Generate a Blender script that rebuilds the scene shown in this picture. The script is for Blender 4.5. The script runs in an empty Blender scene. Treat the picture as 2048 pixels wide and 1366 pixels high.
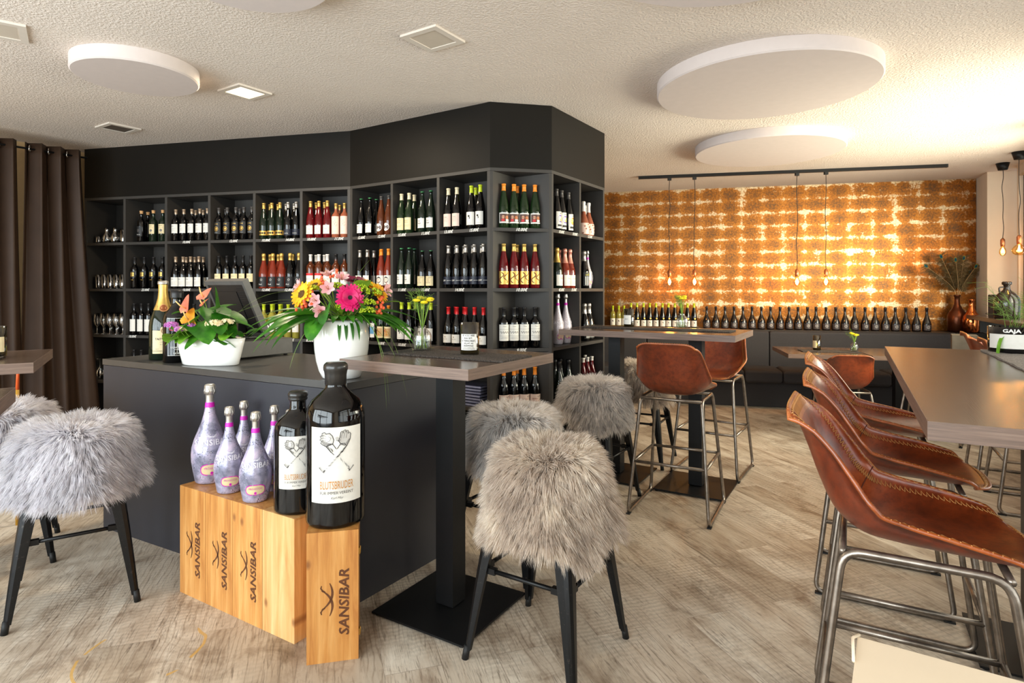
import bpy, math, random
import numpy as np
from mathutils import Vector, Matrix, Euler
random.seed(7); RNG = np.random.default_rng(7)
S = bpy.context.scene
COL = S.collection
PI = math.pi
# ------------------------------------------------------------------ camera
F_PX, HOR, EYE, CEIL = 1200.0, 580.0, 1.39, 2.76
cd = bpy.data.cameras.new('camera'); cam = bpy.data.objects.new('camera', cd); COL.objects.link(cam)
cam.location = (0, 0, EYE); cam.rotation_euler = (PI/2, 0, 0)
cd.sensor_width = 36.0; cd.lens = F_PX/2048*36.0; cd.shift_y = -(683-HOR)/2048
cd.clip_start = 0.05
S.camera = cam
S.view_settings.view_transform = 'Standard'; S.view_settings.look = 'None'
S.view_settings.gamma = 1.0; S.view_settings.exposure = 0.0; S.view_settings.use_curve_mapping = False
S.cycles.max_bounces = 8; S.cycles.diffuse_bounces = 4; S.cycles.glossy_bounces = 4
S.cycles.transmission_bounces = 8; S.cycles.transparent_max_bounces = 16
S.cycles.sample_clamp_indirect = 6.0; S.cycles.use_denoising = True
S.cycles.caustics_reflective = False; S.cycles.caustics_refractive = False
# room axes: A runs right and towards us, B runs right and away; U is the wallpaper wall
AX = Vector((math.cos(math.radians(33)), -math.sin(math.radians(33)), 0))
BX = Vector((-AX.y, AX.x, 0))
# ------------------------------------------------------------------ light
W = bpy.data.worlds.new('sky'); S.world = W; W.use_nodes = True
bg = W.node_tree.nodes['Background']; bg.inputs[0].default_value = (0.80, 0.90, 1.0, 1); bg.inputs[1].default_value = 1.0
def area(name, loc, direction, sx, sy, power, col, spread=PI):
    l = bpy.data.lights.new(name, 'AREA'); l.shape = 'RECTANGLE'; l.size = sx; l.size_y = sy
    l.energy = power; l.color = col; l.spread = spread
    o = bpy.data.objects.new(name, l); COL.objects.link(o)
    o.location = loc; o.rotation_euler = Vector(direction).to_track_quat('-Z', 'Y').to_euler()
    return o
def point(name, loc, power, col, r=0.02):
    l = bpy.data.lights.new(name, 'POINT'); l.energy = power; l.color = col; l.shadow_soft_size = r
    o = bpy.data.objects.new(name, l); COL.objects.link(o); o.location = loc; return o
RWALL = Vector((1.30, 0, 0))                      # a point of the window wall, which runs along BX
def rw(t, out=0.0, z=0.0): return RWALL + BX*t + AX*out + Vector((0, 0, z))
# daylight through the shop windows: right-hand wall and the street front behind the viewer
area('daylight_side_near', rw(1.2, .45, 1.6), -AX, 3.6, 2.0, 80, (1.0, .97, .93))
area('daylight_side_far', rw(5.2, .45, 1.55), -AX, 3.9, 2.0, 145, (1.0, .90, .74))
area('sunlit_street', rw(5.25, .40, 1.92), -AX, 2.4, 1.1, 200, (1.0, .88, .68), math.radians(125))
area('daylight_front', RWALL + BX*(-2.75) - AX*3.6 + Vector((0, 0, 1.55)), BX, 6.2, 2.3, 520, (.93, .96, 1.0))

# ------------------------------------------------------------------ helpers
def P(px, py, z):
    """world point of picture position px,py on the level z"""
    Y = F_PX*(EYE-z)/(py-HOR)
    return Vector(((px-1024)/F_PX*Y, Y, z))
def ray_line(px, p0, d):
    """point of the plan line p0 + t*d seen in picture column px -> (point, t)"""
    k = (px-1024)/F_PX
    t = (k*p0.y - p0.x)/(d.x - k*d.y)
    return p0 + d*t, t
class MB:
    def __init__(s): s.v = []; s.f = []; s.m = []; s.s = []
    def add(s, vs, fs, mat=0, smooth=False, M=None):
        o = len(s.v)
        if M is not None: vs = [M @ Vector(v) for v in vs]
        s.v += [tuple(v) for v in vs]
        for f in fs: s.f.append(tuple(i+o for i in f)); s.m.append(mat); s.s.append(smooth)
        return s
    def box(s, x0, x1, y0, y1, z0, z1, mat=0, M=None, bev=0.0):
        if bev > 0:
            b = bev; vs = []; 
            for (z, i) in ((z0, b), (z0+b, 0), (z1-b, 0), (z1, b)):
                vs += [(x0+i+b*(i == 0)*0, y0+i, z), (x1-i, y0+i, z), (x1-i, y1-i, z), (x0+i, y1-i, z)]
            fs = [(3, 2, 1, 0), (12, 13, 14, 15)]
            for k in range(3):
                for j in range(4):
                    a = k*4+j; c = k*4+(j+1) % 4; fs.append((a, c, c+4, a+4))
            return s.add(vs, fs, mat, False, M)
        vs = [(x0, y0, z0), (x1, y0, z0), (x1, y1, z0), (x0, y1, z0), (x0, y0, z1), (x1, y0, z1), (x1, y1, z1), (x0, y1, z1)]
        fs = [(3, 2, 1, 0), (4, 5, 6, 7), (0, 1, 5, 4), (1, 2, 6, 5), (2, 3, 7, 6), (3, 0, 4, 7)]
        return s.add(vs, fs, mat, False, M)
    def lathe(s, prof, n=20, mat=0, smooth=True, M=None, sx=1.0, sy=1.0):
        vs = []; fs = []; rings = []
        for (r, z) in prof:
            if r < 1e-6: rings.append([len(vs)]); vs.append((0, 0, z))
            else:
                rings.append(list(range(len(vs), len(vs)+n)))
                vs += [(r*math.cos(2*PI*i/n)*sx, r*math.sin(2*PI*i/n)*sy, z) for i in range(n)]
        for a, b in zip(rings[:-1], rings[1:]):
            if len(a) == 1 and len(b) == 1: continue
            for i in range(n):
                j = (i+1) % n
                if len(a) == 1: fs.append((a[0], b[j], b[i]))
                elif len(b) == 1: fs.append((a[i], a[j], b[0]))
                else: fs.append((a[i], a[j], b[j], b[i]))
        return s.add(vs, fs, mat, smooth, M)
    def tube(s, pts, r, n=8, mat=0, closed=False, M=None, caps=True, rad=None):
        pts = [Vector(p) for p in pts]; N = len(pts); vs = []; fs = []; prev = None
        for i, p in enumerate(pts):
            if closed: t = pts[(i+1) % N]-pts[i-1]
            else: t = pts[min(i+1, N-1)]-pts[max(i-1, 0)]
            if t.length < 1e-9: t = Vector((0, 0, 1))
            t.normalize()
            if prev is None:
                a = t.orthogonal().normalized()
            else:
                a = prev - t*prev.dot(t)
                a = a.normalized() if a.length > 1e-6 else t.orthogonal().normalized()
            prev = a; b = t.cross(a); rr = rad[i] if rad else r
            vs += [p + a*(rr*math.cos(2*PI*k/n)) + b*(rr*math.sin(2*PI*k/n)) for k in range(n)]
        for i in range(N if closed else N-1):
            for k in range(n):
                a0 = i*n+k; a1 = i*n+(k+1) % n; c = ((i+1) % N)*n
                fs.append((a0, a1, c+(k+1) % n, c+k))
        if caps and not closed: fs += [tuple(reversed(range(n))), tuple(range((N-1)*n, N*n))]
        return s.add(vs, fs, mat, True, M)
    def prism(s, poly, z0, z1, mat=0, M=None):
        n = len(poly)
        vs = [(p[0], p[1], z0) for p in poly]+[(p[0], p[1], z1) for p in poly]
        fs = [tuple(reversed(range(n))), tuple(range(n, 2*n))]+[(i, (i+1) % n, n+(i+1) % n, n+i) for i in range(n)]
        return s.add(vs, fs, mat, False, M)
    def sphere(s, c, r, n=10, m=6, mat=0, sc=(1, 1, 1), M=None):
        pr = [(max(0, math.sin(PI*i/m)), -math.cos(PI*i/m)) for i in range(m+1)]; pr[0] = (0, -1); pr[-1] = (0, 1)
        T = Matrix.Translation(Vector(c)) @ Matrix.Diagonal((r*sc[0], r*sc[1], r*sc[2], 1))
        if M is not None: T = M @ T
        return s.lathe(pr, n, mat, True, T)
    def mesh(s, name, mats):
        me = bpy.data.meshes.new(name); me.from_pydata(s.v, [], s.f)
        for m in (mats if isinstance(mats, (list, tuple)) else [mats]): me.materials.append(m)
        me.polygons.foreach_set('material_index', s.m); me.polygons.foreach_set('use_smooth', s.s)
        me.update(); return me
def smoothpath(pts, k=6, closed=False):
    pts = [Vector(p) for p in pts]; N = len(pts); out = []
    rng = range(N) if closed else range(N-1)
    for i in rng:
        p1, p2 = pts[i], pts[(i+1) % N]
        p0 = pts[i-1] if (closed or i > 0) else p1*2-p2
        p3 = pts[(i+2) % N] if (closed or i < N-2) else p2*2-p1
        for j in range(k):
            t = j/k
            out.append(.5*((2*p1)+(p2-p0)*t+(2*p0-5*p1+4*p2-p3)*t*t+(3*p1-p0-3*p2+p3)*t**3))
    if not closed: out.append(pts[-1])
    return out
def rounded(pts, r, k=5, closed=False):
    """polyline with rounded corners"""
    pts = [Vector(p) for p in pts]; N = len(pts); out = []
    for i, p in enumerate(pts):
        if not closed and i in (0, N-1): out.append(p); continue
        a = pts[i-1]-p; b = pts[(i+1) % N]-p; rr = min(r, a.length*.45, b.length*.45)
        a = p+a.normalized()*rr; b = p+b.normalized()*rr
        for j in range(k+1):
            t = j/k; out.append(a*(1-t)**2+p*2*t*(1-t)+b*t*t)
    return out
def put(name, me, parent=None, loc=None, rotz=0.0, rot=None):
    o = bpy.data.objects.new(name, me); COL.objects.link(o)
    if parent is not None: o.parent = parent
    if loc is not None: o.location = loc
    if rot is not None: o.rotation_euler = rot
    elif rotz: o.rotation_euler = (0, 0, rotz)
    return o
def tag(o, label, cat, group=None, kind=None):
    o['label'] = label; o['category'] = cat
    if group: o['group'] = group
    if kind: o['kind'] = kind
    return o
def thing(name, label, cat, loc=(0, 0, 0), rotz=0.0, group=None):
    o = bpy.data.objects.new(name, None); COL.objects.link(o); o.empty_display_size = .05
    o.location = loc; o.rotation_euler = (0, 0, rotz); return tag(o, label, cat, group)
def struct(name, me, loc=None, rotz=0.0, label=None):
    o = put(name, me, None, loc, rotz); o['kind'] = 'structure'
    if label: o['label'] = label
    return o
def dup(root, loc=None, rotz=None, label=None, group=None):
    r = root.copy(); COL.objects.link(r)
    if loc is not None: r.location = loc
    if rotz is not None: r.rotation_euler = (0, 0, rotz)
    if label: r['label'] = label
    if group: r['group'] = group
    for ch in list(root.children):
        c = ch.copy(); COL.objects.link(c); c.parent = r
        for g in list(ch.children):
            d = g.copy(); COL.objects.link(d); d.parent = c
    return r
# ------------------------------------------------------------------ materials
class NT:
    def __init__(s, name):
        s.m = bpy.data.materials.new(name); s.m.use_nodes = True; s.t = s.m.node_tree
        s.b = s.t.nodes['Principled BSDF']; s.out = s.t.nodes['Material Output']
    def n(s, typ, **kw):
        nd = s.t.nodes.new(typ)
        for k, v in kw.items():
            if k.startswith('i_'): nd.inputs[int(k[2:]) if k[2:].isdigit() else k[2:]].default_value = v
            else: setattr(nd, k, v)
        return nd
    def l(s, a, b): s.t.links.new(a, b)
    def coord(s, kind='Object', scale=(1, 1, 1), rot=(0, 0, 0), loc=(0, 0, 0)):
        tc = s.n('ShaderNodeTexCoord'); mp = s.n('ShaderNodeMapping')
        mp.inputs['Scale'].default_value = scale; mp.inputs['Rotation'].default_value = rot; mp.inputs['Location'].default_value = loc
        s.l(tc.outputs[kind], mp.inputs[0]); return mp.outputs[0]
    def noise(s, vec, scale, detail=4, rough=.55, dist=0.0):
        nd = s.n('ShaderNodeTexNoise'); nd.inputs['Scale'].default_value = scale; nd.inputs['Detail'].default_value = detail
        nd.inputs['Roughness'].default_value = rough; nd.inputs['Distortion'].default_value = dist
        if vec is not None: s.l(vec, nd.inputs['Vector'])
        return nd.outputs[0]
    def ramp(s, fac, stops, interp='LINEAR'):
        r = s.n('ShaderNodeValToRGB'); r.color_ramp.interpolation = interp; e = r.color_ramp.elements
        while len(e) < len(stops): e.new(.5)
        for el, (p, c) in zip(e, stops):
            el.position = p; el.color = (*c, 1) if len(c) == 3 else c
        s.l(fac, r.inputs[0]); return r.outputs[0]
    def mix(s, fac, a, b, mode='MIX'):
        m = s.n('ShaderNodeMix', data_type='RGBA', blend_type=mode)
        for i, v in ((0, fac), (6, a), (7, b)):
            if hasattr(v, 'links'): s.l(v, m.inputs[i])
            else: m.inputs[i].default_value = (*v, 1) if isinstance(v, tuple) else v
        return m.outputs[2]
    def math(s, op, a, b=0.0, c=None, clamp=False):
        m = s.n('ShaderNodeMath', operation=op, use_clamp=clamp)
        for i, v in ((0, a), (1, b), (2, c)):
            if v is None: continue
            if hasattr(v, 'links'): s.l(v, m.inputs[i])
            else: m.inputs[i].default_value = v
        return m.outputs[0]
    def bump(s, h, strength=.3, dist=.01):
        b = s.n('ShaderNodeBump'); b.inputs['Strength'].default_value = strength; b.inputs['Distance'].default_value = dist
        s.l(h, b.inputs['Height']); s.l(b.outputs[0], s.b.inputs['Normal']); return b
def lin(c):
    return tuple(((x/255)/12.92 if x/255 <= .04045 else ((x/255+.055)/1.055)**2.4) for x in c)
_mc = {}
def mat(name, rgb, rough=.5, metal=0.0, var=.12, scale=18.0, coat=0.0, trans=0.0, bump=0.0, emit=0.0, spec=.5, ior=1.45, sheen=0.0, stretch=(1, 1, 1)):
    """plain material, colour given in screen RGB 0-255 and broken up a little by noise"""
    if name in _mc: return _mc[name]
    t = NT(name); c = lin(rgb); v = t.coord('Object', stretch)
    nz = t.noise(v, scale, 3)
    lo = tuple(x*(1-var) for x in c); hi = tuple(min(1, x*(1+var)) for x in c)
    col = t.ramp(nz, [(.3, lo), (.7, hi)]); t.l(col, t.b.inputs['Base Color'])
    b = t.b.inputs
    b['Roughness'].default_value = rough; b['Metallic'].default_value = metal; b['Coat Weight'].default_value = coat
    b['Coat Roughness'].default_value = .05; b['Transmission Weight'].default_value = trans; b['IOR'].default_value = ior
    b['Specular IOR Level'].default_value = spec; b['Sheen Weight'].default_value = sheen
    if bump: t.bump(t.noise(v, scale*6, 3), bump, .004)
    if emit: t.l(col, t.b.inputs['Emission Color']); b['Emission Strength'].default_value = emit
    _mc[name] = t.m; return t.m
def thin_glass(name, rgb=(255, 255, 255), base=.06, refl=.9):
    if name in _mc: return _mc[name]
    t = NT(name); c = lin(rgb)
    tr = t.n('ShaderNodeBsdfTransparent'); tr.inputs[0].default_value = (*c, 1)
    gl = t.n('ShaderNodeBsdfGlossy'); gl.inputs['Roughness'].default_value = .03
    lw = t.n('ShaderNodeLayerWeight'); lw.inputs[0].default_value = .35
    nz = t.noise(t.coord('Object'), 40, 2)
    f = t.math('MULTIPLY_ADD', t.math('POWER', lw.outputs['Facing'], 2.0), refl, base, clamp=True)
    f = t.math('MULTIPLY_ADD', nz, .04, f, clamp=True)
    mx = t.n('ShaderNodeMixShader'); t.l(f, mx.inputs[0]); t.l(tr.outputs[0], mx.inputs[1]); t.l(gl.outputs[0], mx.inputs[2])
    t.l(mx.outputs[0], t.out.inputs['Surface']); _mc[name] = t.m; return t.m
# floor: long greyed oak planks
def m_floor():
    t = NT('oak_planks'); ang = math.atan2(.954, -.30)
    v = t.coord('Object', (1, 1, 1), (0, 0, -ang))
    br = t.n('ShaderNodeTexBrick'); t.l(v, br.inputs['Vector']); br.offset = .37; br.squash = 1
    br.inputs['Scale'].default_value = 1.0; br.inputs['Brick Width'].default_value = 1.35; br.inputs['Row Height'].default_value = .21
    br.inputs['Mortar Size'].default_value = .0012; br.inputs['Mortar Smooth'].default_value = .1
    br.inputs['Color1'].default_value = (0, 0, 0, 1); br.inputs['Color2'].default_value = (1, 1, 1, 1); br.inputs['Mortar'].default_value = (.5, .5, .5, 1)
    sep = t.n('ShaderNodeSeparateXYZ'); t.l(v, sep.inputs[0])
    off = t.math('MULTIPLY', br.outputs['Color'], 37.0)
    cx = t.n('ShaderNodeCombineXYZ'); t.l(t.math('MULTIPLY_ADD', sep.outputs[0], 1.6, off), cx.inputs[0]); t.l(t.math('MULTIPLY', sep.outputs[1], 26), cx.inputs[1]); t.l(off, cx.inputs[2])
    cx2 = t.n('ShaderNodeCombineXYZ'); t.l(t.math('MULTIPLY_ADD', sep.outputs[0], 1.3, off), cx2.inputs[0]); t.l(t.math('MULTIPLY', sep.outputs[1], 5), cx2.inputs[1]); t.l(off, cx2.inputs[2])
    fine = t.noise(cx.outputs[0], 3.2, 8, .68, 1.6)
    broad = t.noise(cx2.outputs[0], 1.6, 5, .6, .6)
    saw = t.n('ShaderNodeTexWave'); saw.bands_direction = 'X'; t.l(cx2.outputs[0], saw.inputs[0]); saw.inputs['Scale'].default_value = 9; saw.inputs['Distortion'].default_value = 4; saw.inputs['Detail'].default_value = 3
    base = t.ramp(broad, [(.28, lin((150, 131, 113))), (.44, lin((198, 184, 167))), (.7, lin((224, 215, 201)))])
    grain = t.ramp(fine, [(.34, lin((96, 78, 64))), (.47, (1, 1, 1)), (1, (1, 1, 1))])
    wv = t.n('ShaderNodeTexWave'); wv.bands_direction = 'Y'; t.l(cx2.outputs[0], wv.inputs[0]); wv.inputs['Scale'].default_value = 2.6; wv.inputs['Distortion'].default_value = 16; wv.inputs['Detail'].default_value = 3; wv.inputs['Detail Scale'].default_value = .7
    wood = t.ramp(wv.outputs[0], [(.05, lin((150, 128, 108))), (.22, (1, 1, 1))])
    c = t.mix(t.math('MULTIPLY', t.ramp(t.noise(cx2.outputs[0], 1.1, 2), [(.45, (0, 0, 0)), (.6, (1, 1, 1))]), .34), base, t.mix(1.0, base, wood, 'MULTIPLY'))
    st = t.ramp(t.noise(v, 3.3, 6, .72, 1.0), [(.50, (1, 1, 1)), (.66, lin((150, 128, 106)))]); c = t.mix(.5, c, st, 'MULTIPLY')
    c = t.mix(.6, c, grain, 'MULTIPLY')
    patch = t.ramp(t.noise(v, 1.1, 3), [(.45, (0, 0, 0)), (.62, (1, 1, 1))])
    c = t.mix(t.math('MULTIPLY', patch, .22), c, t.mix(1.0, c, saw.outputs[0], 'MULTIPLY'))
    tint = t.ramp(br.outputs['Color'], [(0, (.72, .68, .63)), (.5, (.97, .95, .92)), (1, (1.0, 1.0, .98))])
    c = t.mix(1.0, c, tint, 'MULTIPLY')
    c = t.mix(t.math('MULTIPLY', br.outputs['Fac'], .45), c, lin((96, 82, 70)))
    # yellow scuffs on the boards at the lower left
    d = t.n('ShaderNodeVectorMath', operation='DISTANCE'); tc = t.n('ShaderNodeTexCoord')
    t.l(tc.outputs['Object'], d.inputs[0]); d.inputs[1].default_value = (-1.42, 2.30, 0)
    ring = t.math('COMPARE', t.math('ADD', d.outputs['Value'], t.math('MULTIPLY', t.noise(v, 5, 2), .08)), .25, .006)
    ring = t.math('MULTIPLY', ring, t.math('GREATER_THAN', t.noise(v, 4.0, 1), .52))
    c = t.mix(t.math('MULTIPLY', ring, .7), c, lin((205, 160, 70)))
    t.l(c, t.b.inputs['Base Color']); t.b.inputs['Roughness'].default_value = .42; t.b.inputs['Specular IOR Level'].default_value = .35
    t.bump(fine, .12, .003); return t.m
def m_ceiling():
    t = NT('textured_plaster'); v = t.coord()
    a = t.noise(v, 70, 3, .6); c = t.ramp(t.noise(v, .9, 3), [(.3, lin((220, 207, 195))), (.7, lin((229, 217, 206)))])
    t.l(c, t.b.inputs['Base Color']); t.b.inputs['Roughness'].default_value = .9
    t.bump(t.ramp(a, [(.42, (0, 0, 0)), (.62, (1, 1, 1))]), .55, .006); return t.m
def m_wallpaper():
    t = NT('rust_metal_wallpaper'); tc = t.n('ShaderNodeTexCoord'); sep = t.n('ShaderNodeSeparateXYZ'); t.l(tc.outputs['Object'], sep.inputs[0])
    v = tc.outputs['Object']
    n1 = t.noise(v, 11, 5, .7); n2 = t.noise(v, 42, 4, .8); n3 = t.noise(v, 4.5, 3, .5)
    row = t.math('FLOOR', t.math('DIVIDE', sep.outputs[2], .172))
    sh = t.math('MULTIPLY', t.math('SINE', t.math('MULTIPLY', row, 12.9)), .012)
    U = t.math('DIVIDE', t.math('ADD', sep.outputs[0], sh), .262); Z = t.math('DIVIDE', sep.outputs[2], .172)
    fu = t.math('MULTIPLY', t.math('ABSOLUTE', t.math('SUBTRACT', t.math('FRACT', U), .5)), 2.0)
    fz = t.math('MULTIPLY', t.math('ABSOLUTE', t.math('SUBTRACT', t.math('FRACT', Z), .5)), 2.0)
    eu = t.math('POWER', fu, 4.0); ez = t.math('POWER', fz, 3.2)
    e = t.math('ADD', t.math('MULTIPLY', eu, .36), t.math('MULTIPLY', ez, .62)); e = t.math('ADD', e, t.math('MULTIPLY', t.math('MULTIPLY', eu, ez), .35))
    e = t.math('ADD', e, t.math('MULTIPLY', t.math('SUBTRACT', n3, .5), 1.9))
    e = t.math('ADD', e, t.math('MULTIPLY', t.math('SUBTRACT', n1, .5), 2.5))
    e = t.math('ADD', e, t.math('MULTIPLY', t.math('SUBTRACT', n2, .5), 1.6))
    mask = t.ramp(e, [(.46, (0, 0, 0)), (.74, (1, 1, 1))])
    mid = t.math('SUBTRACT', 1.0, t.math('ADD', t.math('POWER', fu, 2.0), t.math('POWER', fz, 2.0)))
    rr = t.math('ADD', t.math('MULTIPLY', n2, .9), t.math('MULTIPLY', mid, -.13)); rr = t.math('ADD', rr, t.math('MULTIPLY', n3, .35))
    rust = t.ramp(rr, [(.30, lin((82, 70, 60))), (.46, lin((116, 78, 44))), (.62, lin((170, 106, 40))), (.88, lin((204, 144, 70)))])
    pale = t.ramp(n2, [(.3, lin((170, 136, 92))), (.65, lin((244, 222, 184)))])
    c = t.mix(mask, rust, pale)
    line = t.math('MAXIMUM', t.math('GREATER_THAN', fu, .985), t.math('GREATER_THAN', fz, .975))
    c = t.mix(t.math('MULTIPLY', line, .35), c, lin((70, 56, 44)))
    t.l(c, t.b.inputs['Base Color']); t.l(t.math('MULTIPLY_ADD', mask, .12, .80), t.b.inputs['Metallic'])
    t.l(t.math('MULTIPLY_ADD', n1, .22, .26), t.b.inputs['Roughness']); t.bump(n2, .25, .004)
    return t.m
def m_wood(name, c1, c2, c3, axis=(1, 14, 14), scale=3.0, rough=.5, knots=False, coat=0.0):
    if name in _mc: return _mc[name]
    t = NT(name); v = t.coord('Object', axis)
    g = t.noise(v, scale, 7, .62, .7); f = t.noise(v, scale*5, 4, .6)
    c = t.ramp(g, [(.3, lin(c1)), (.5, lin(c2)), (.7, lin(c3))])
    c = t.mix(.35, c, t.ramp(f, [(.35, lin(c1)), (.6, lin(c3))]), 'MULTIPLY') if not knots else t.mix(.18, c, t.ramp(f, [(.35, lin(c1)), (.6, lin(c3))]), 'MULTIPLY')
    if knots:
        oi0 = t.n('ShaderNodeObjectInfo'); vm = t.n('ShaderNodeVectorMath', operation='ADD'); sk_ = t.n('ShaderNodeSeparateXYZ'); t.l(t.coord('Object', (5.0, 1, 3.2)), sk_.inputs[0]); ck_ = t.n('ShaderNodeCombineXYZ'); t.l(sk_.outputs[0], ck_.inputs[0]); t.l(sk_.outputs[2], ck_.inputs[1]); t.l(ck_.outputs[0], vm.inputs[0]); t.l(t.math('MULTIPLY', oi0.outputs['Random'], 40.0), vm.inputs[1])
        vo = t.n('ShaderNodeTexVoronoi', voronoi_dimensions='2D'); t.l(vm.outputs[0], vo.inputs['Vector']); vo.inputs['Scale'].default_value = 1.5
        k = t.math('MULTIPLY', t.ramp(vo.outputs['Distance'], [(.03, (1, 1, 1)), (.11, (0, 0, 0))]), t.math('GREATER_THAN', vo.outputs['Color'], .62))
        c = t.mix(t.math('MULTIPLY', k, .75), c, lin((128, 76, 40)))
    if knots:
        oi = t.n('ShaderNodeObjectInfo'); c = t.mix(1.0, c, t.ramp(oi.outputs['Random'], [(0, (.80, .74, .66)), (1, (1, 1, 1))]), 'MULTIPLY')
    t.l(c, t.b.inputs['Base Color']); t.b.inputs['Roughness'].default_value = rough; t.b.inputs['Coat Weight'].default_value = coat
    t.b.inputs['Coat Roughness'].default_value = .25
    t.bump(f, .12, .002); _mc[name] = t.m; return t.m
def m_leather(name, dark, mid, light):
    t = NT(name); v = t.coord()
    a = t.noise(v, 5, 5, .6, .4); b = t.noise(v, 46, 4, .7)
    c = t.ramp(a, [(.28, lin(dark)), (.5, lin(mid)), (.74, lin(light))])
    c = t.mix(.35, c, t.ramp(b, [(.35, lin(dark)), (.55, (1, 1, 1))]), 'MULTIPLY')
    t.l(c, t.b.inputs['Base Color']); t.l(t.math('MULTIPLY_ADD', a, .2, .26), t.b.inputs['Roughness'])
    t.b.inputs['Specular IOR Level'].default_value = .6; t.b.inputs['Coat Weight'].default_value = .25; t.b.inputs['Coat Roughness'].default_value = .25
    t.bump(b, .18, .002); return t.m
def m_fur(name, c1, c2, c3):
    t = NT(name); v = t.coord()
    a = t.noise(v, 7, 3); b = t.noise(v, 90, 2)
    c = t.ramp(t.math('ADD', t.math('MULTIPLY', a, .7), t.math('MULTIPLY', b, .3)), [(.36, lin(c1)), (.5, lin(c2)), (.64, lin(c3))])
    t.l(c, t.b.inputs['Base Color']); t.b.inputs['Roughness'].default_value = .55; t.b.inputs['Specular IOR Level'].default_value = .35
    t.b.inputs['Sheen Weight'].default_value = .3
    tr = t.n('ShaderNodeBsdfTranslucent'); t.l(c, tr.inputs[0]); mx = t.n('ShaderNodeMixShader'); mx.inputs[0].default_value = .5
    t.l(t.b.outputs[0], mx.inputs[1]); t.l(tr.outputs[0], mx.inputs[2]); t.l(mx.outputs[0], t.out.inputs['Surface']); return t.m
FLOOR, CEILM, PAPER = m_floor(), m_ceiling(), m_wallpaper()
WALL = mat('painted_wall', (224, 206, 182), .8, var=.04, scale=3, bump=.15)
SHELF = mat('graphite_laminate', (60, 57, 54), .46, var=.05, scale=6, spec=.35)
BULK = mat('charcoal_paint', (20, 17, 13), .5, var=.06, scale=4, spec=.2)
COUNTER = mat('blue_grey_laminate', (50, 50, 56), .4, var=.04, scale=4, spec=.35)
COUNTER_TOP = mat('dark_worktop', (66, 64, 62), .28, var=.08, scale=9)
TABLE = m_wood('walnut_laminate', (88, 72, 62), (104, 86, 74), (122, 103, 90), (1.2, 30, 30), 2.0, .22, coat=.25)
TABLE_EDGE = m_wood('walnut_edge', (96, 76, 64), (120, 97, 83), (142, 118, 103), (2.0, 2.0, 60), 2.5, .45)
PINE = m_wood('pine_wood', (184, 122, 60), (212, 154, 84), (230, 180, 112), (16, 16, 1.1), 2.2, .42, True, .15)
PINE2 = m_wood('pale_pine_wood', (200, 144, 82), (226, 178, 116), (240, 204, 148), (13, 13, .9), 2.0, .45, True, .1)
BURN = mat('burnt_brand', (92, 52, 24), .7, var=.25, scale=30)
BLACK_METAL = mat('black_powder_metal', (18, 18, 19), .45, 0, var=.1, spec=.3)
STEEL = mat('raw_steel_tube', (140, 130, 120), .32, .9, var=.3, scale=26)
def m_worn():
    t = NT('worn_black_metal'); v = t.coord()
    a = t.noise(v, 60, 5, .75); c = t.ramp(a, [(.60, lin((24, 24, 25))), (.72, lin((70, 64, 58)))])
    t.l(c, t.b.inputs['Base Color']); t.b.inputs['Metallic'].default_value = .55; t.b.inputs['Roughness'].default_value = .36; return t.m
WORN = m_worn()
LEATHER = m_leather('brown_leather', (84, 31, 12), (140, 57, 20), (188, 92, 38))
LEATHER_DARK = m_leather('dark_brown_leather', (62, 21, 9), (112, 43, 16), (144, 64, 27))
LEATHER_EDGE = m_leather('tan_leather', (130, 66, 26), (176, 98, 40), (204, 128, 62))
LEATHER_RIM = m_leather('worn_leather_rim', (96, 42, 16), (156, 76, 28), (196, 112, 54))
STITCH = mat('waxed_thread', (206, 146, 84), .6)
STITCH_DARK = mat('dark_thread', (96, 44, 30), .6)
FUR_L = m_fur('silver_fur', (214, 211, 215), (234, 231, 235), (250, 248, 250))
FUR_M = m_fur('beige_grey_fur', (200, 184, 170), (222, 208, 194), (244, 234, 220))
FUR_G = m_fur('grey_fur', (202, 196, 192), (224, 218, 213), (246, 240, 235))
HIDE = mat('tan_hide', (196, 160, 128), .8)
RUBBER = mat('black_rubber', (16, 16, 16), .6)
RUNNER = mat('grey_felt_runner', (74, 66, 60), .95, var=.75, scale=160, bump=.8)
RUNNER_L = mat('light_felt_runner', (150, 142, 134), .95, var=.4, scale=160, bump=.8)
WHITE = mat('white_ceramic', (244, 242, 238), .12, var=.01, coat=.5)
DISC = mat('acoustic_white', (207, 195, 190), .85, var=.02)
PLASTIC_W = mat('white_trim', (216, 206, 194), .5, var=.03)
CURTAIN = mat('brown_taffeta', (54, 38, 27), .55, var=.12, scale=5, spec=.25)
CHROME = mat('chrome', (210, 208, 204), .12, 1.0, var=.04)
SOFA = mat('charcoal_fabric', (50, 48, 50), .8, var=.1, scale=120, bump=.2)
GLASS = thin_glass('clear_glass')
PANE = thin_glass('window_glass', (246, 250, 250), .03, .5)
PAPER_W = mat('label_paper', (226, 222, 214), .6, var=.03, scale=60)
PAPER_C = mat('cream_label_paper', (226, 208, 164), .55, var=.05, scale=60)
PAPER_K = mat('black_label_paper', (26, 26, 28), .5, var=.05)
PAPER_N = mat('navy_label_paper', (24, 28, 44), .45, var=.05)
PAPER_GOLD = mat('gold_foil_paper', (206, 166, 84), .35, .6, var=.15, scale=80)
PAPER_PK = mat('blush_label_paper', (228, 202, 188), .6, var=.04)
INK = mat('black_ink', (30, 28, 28), .6)
INK_G = mat('grey_ink', (122, 118, 114), .6)
INK_W = mat('white_ink', (232, 230, 224), .6)
INK_O = mat('ochre_ink', (196, 132, 44), .5, .2)
INK_R = mat('red_ink', (196, 34, 36), .5)
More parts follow.
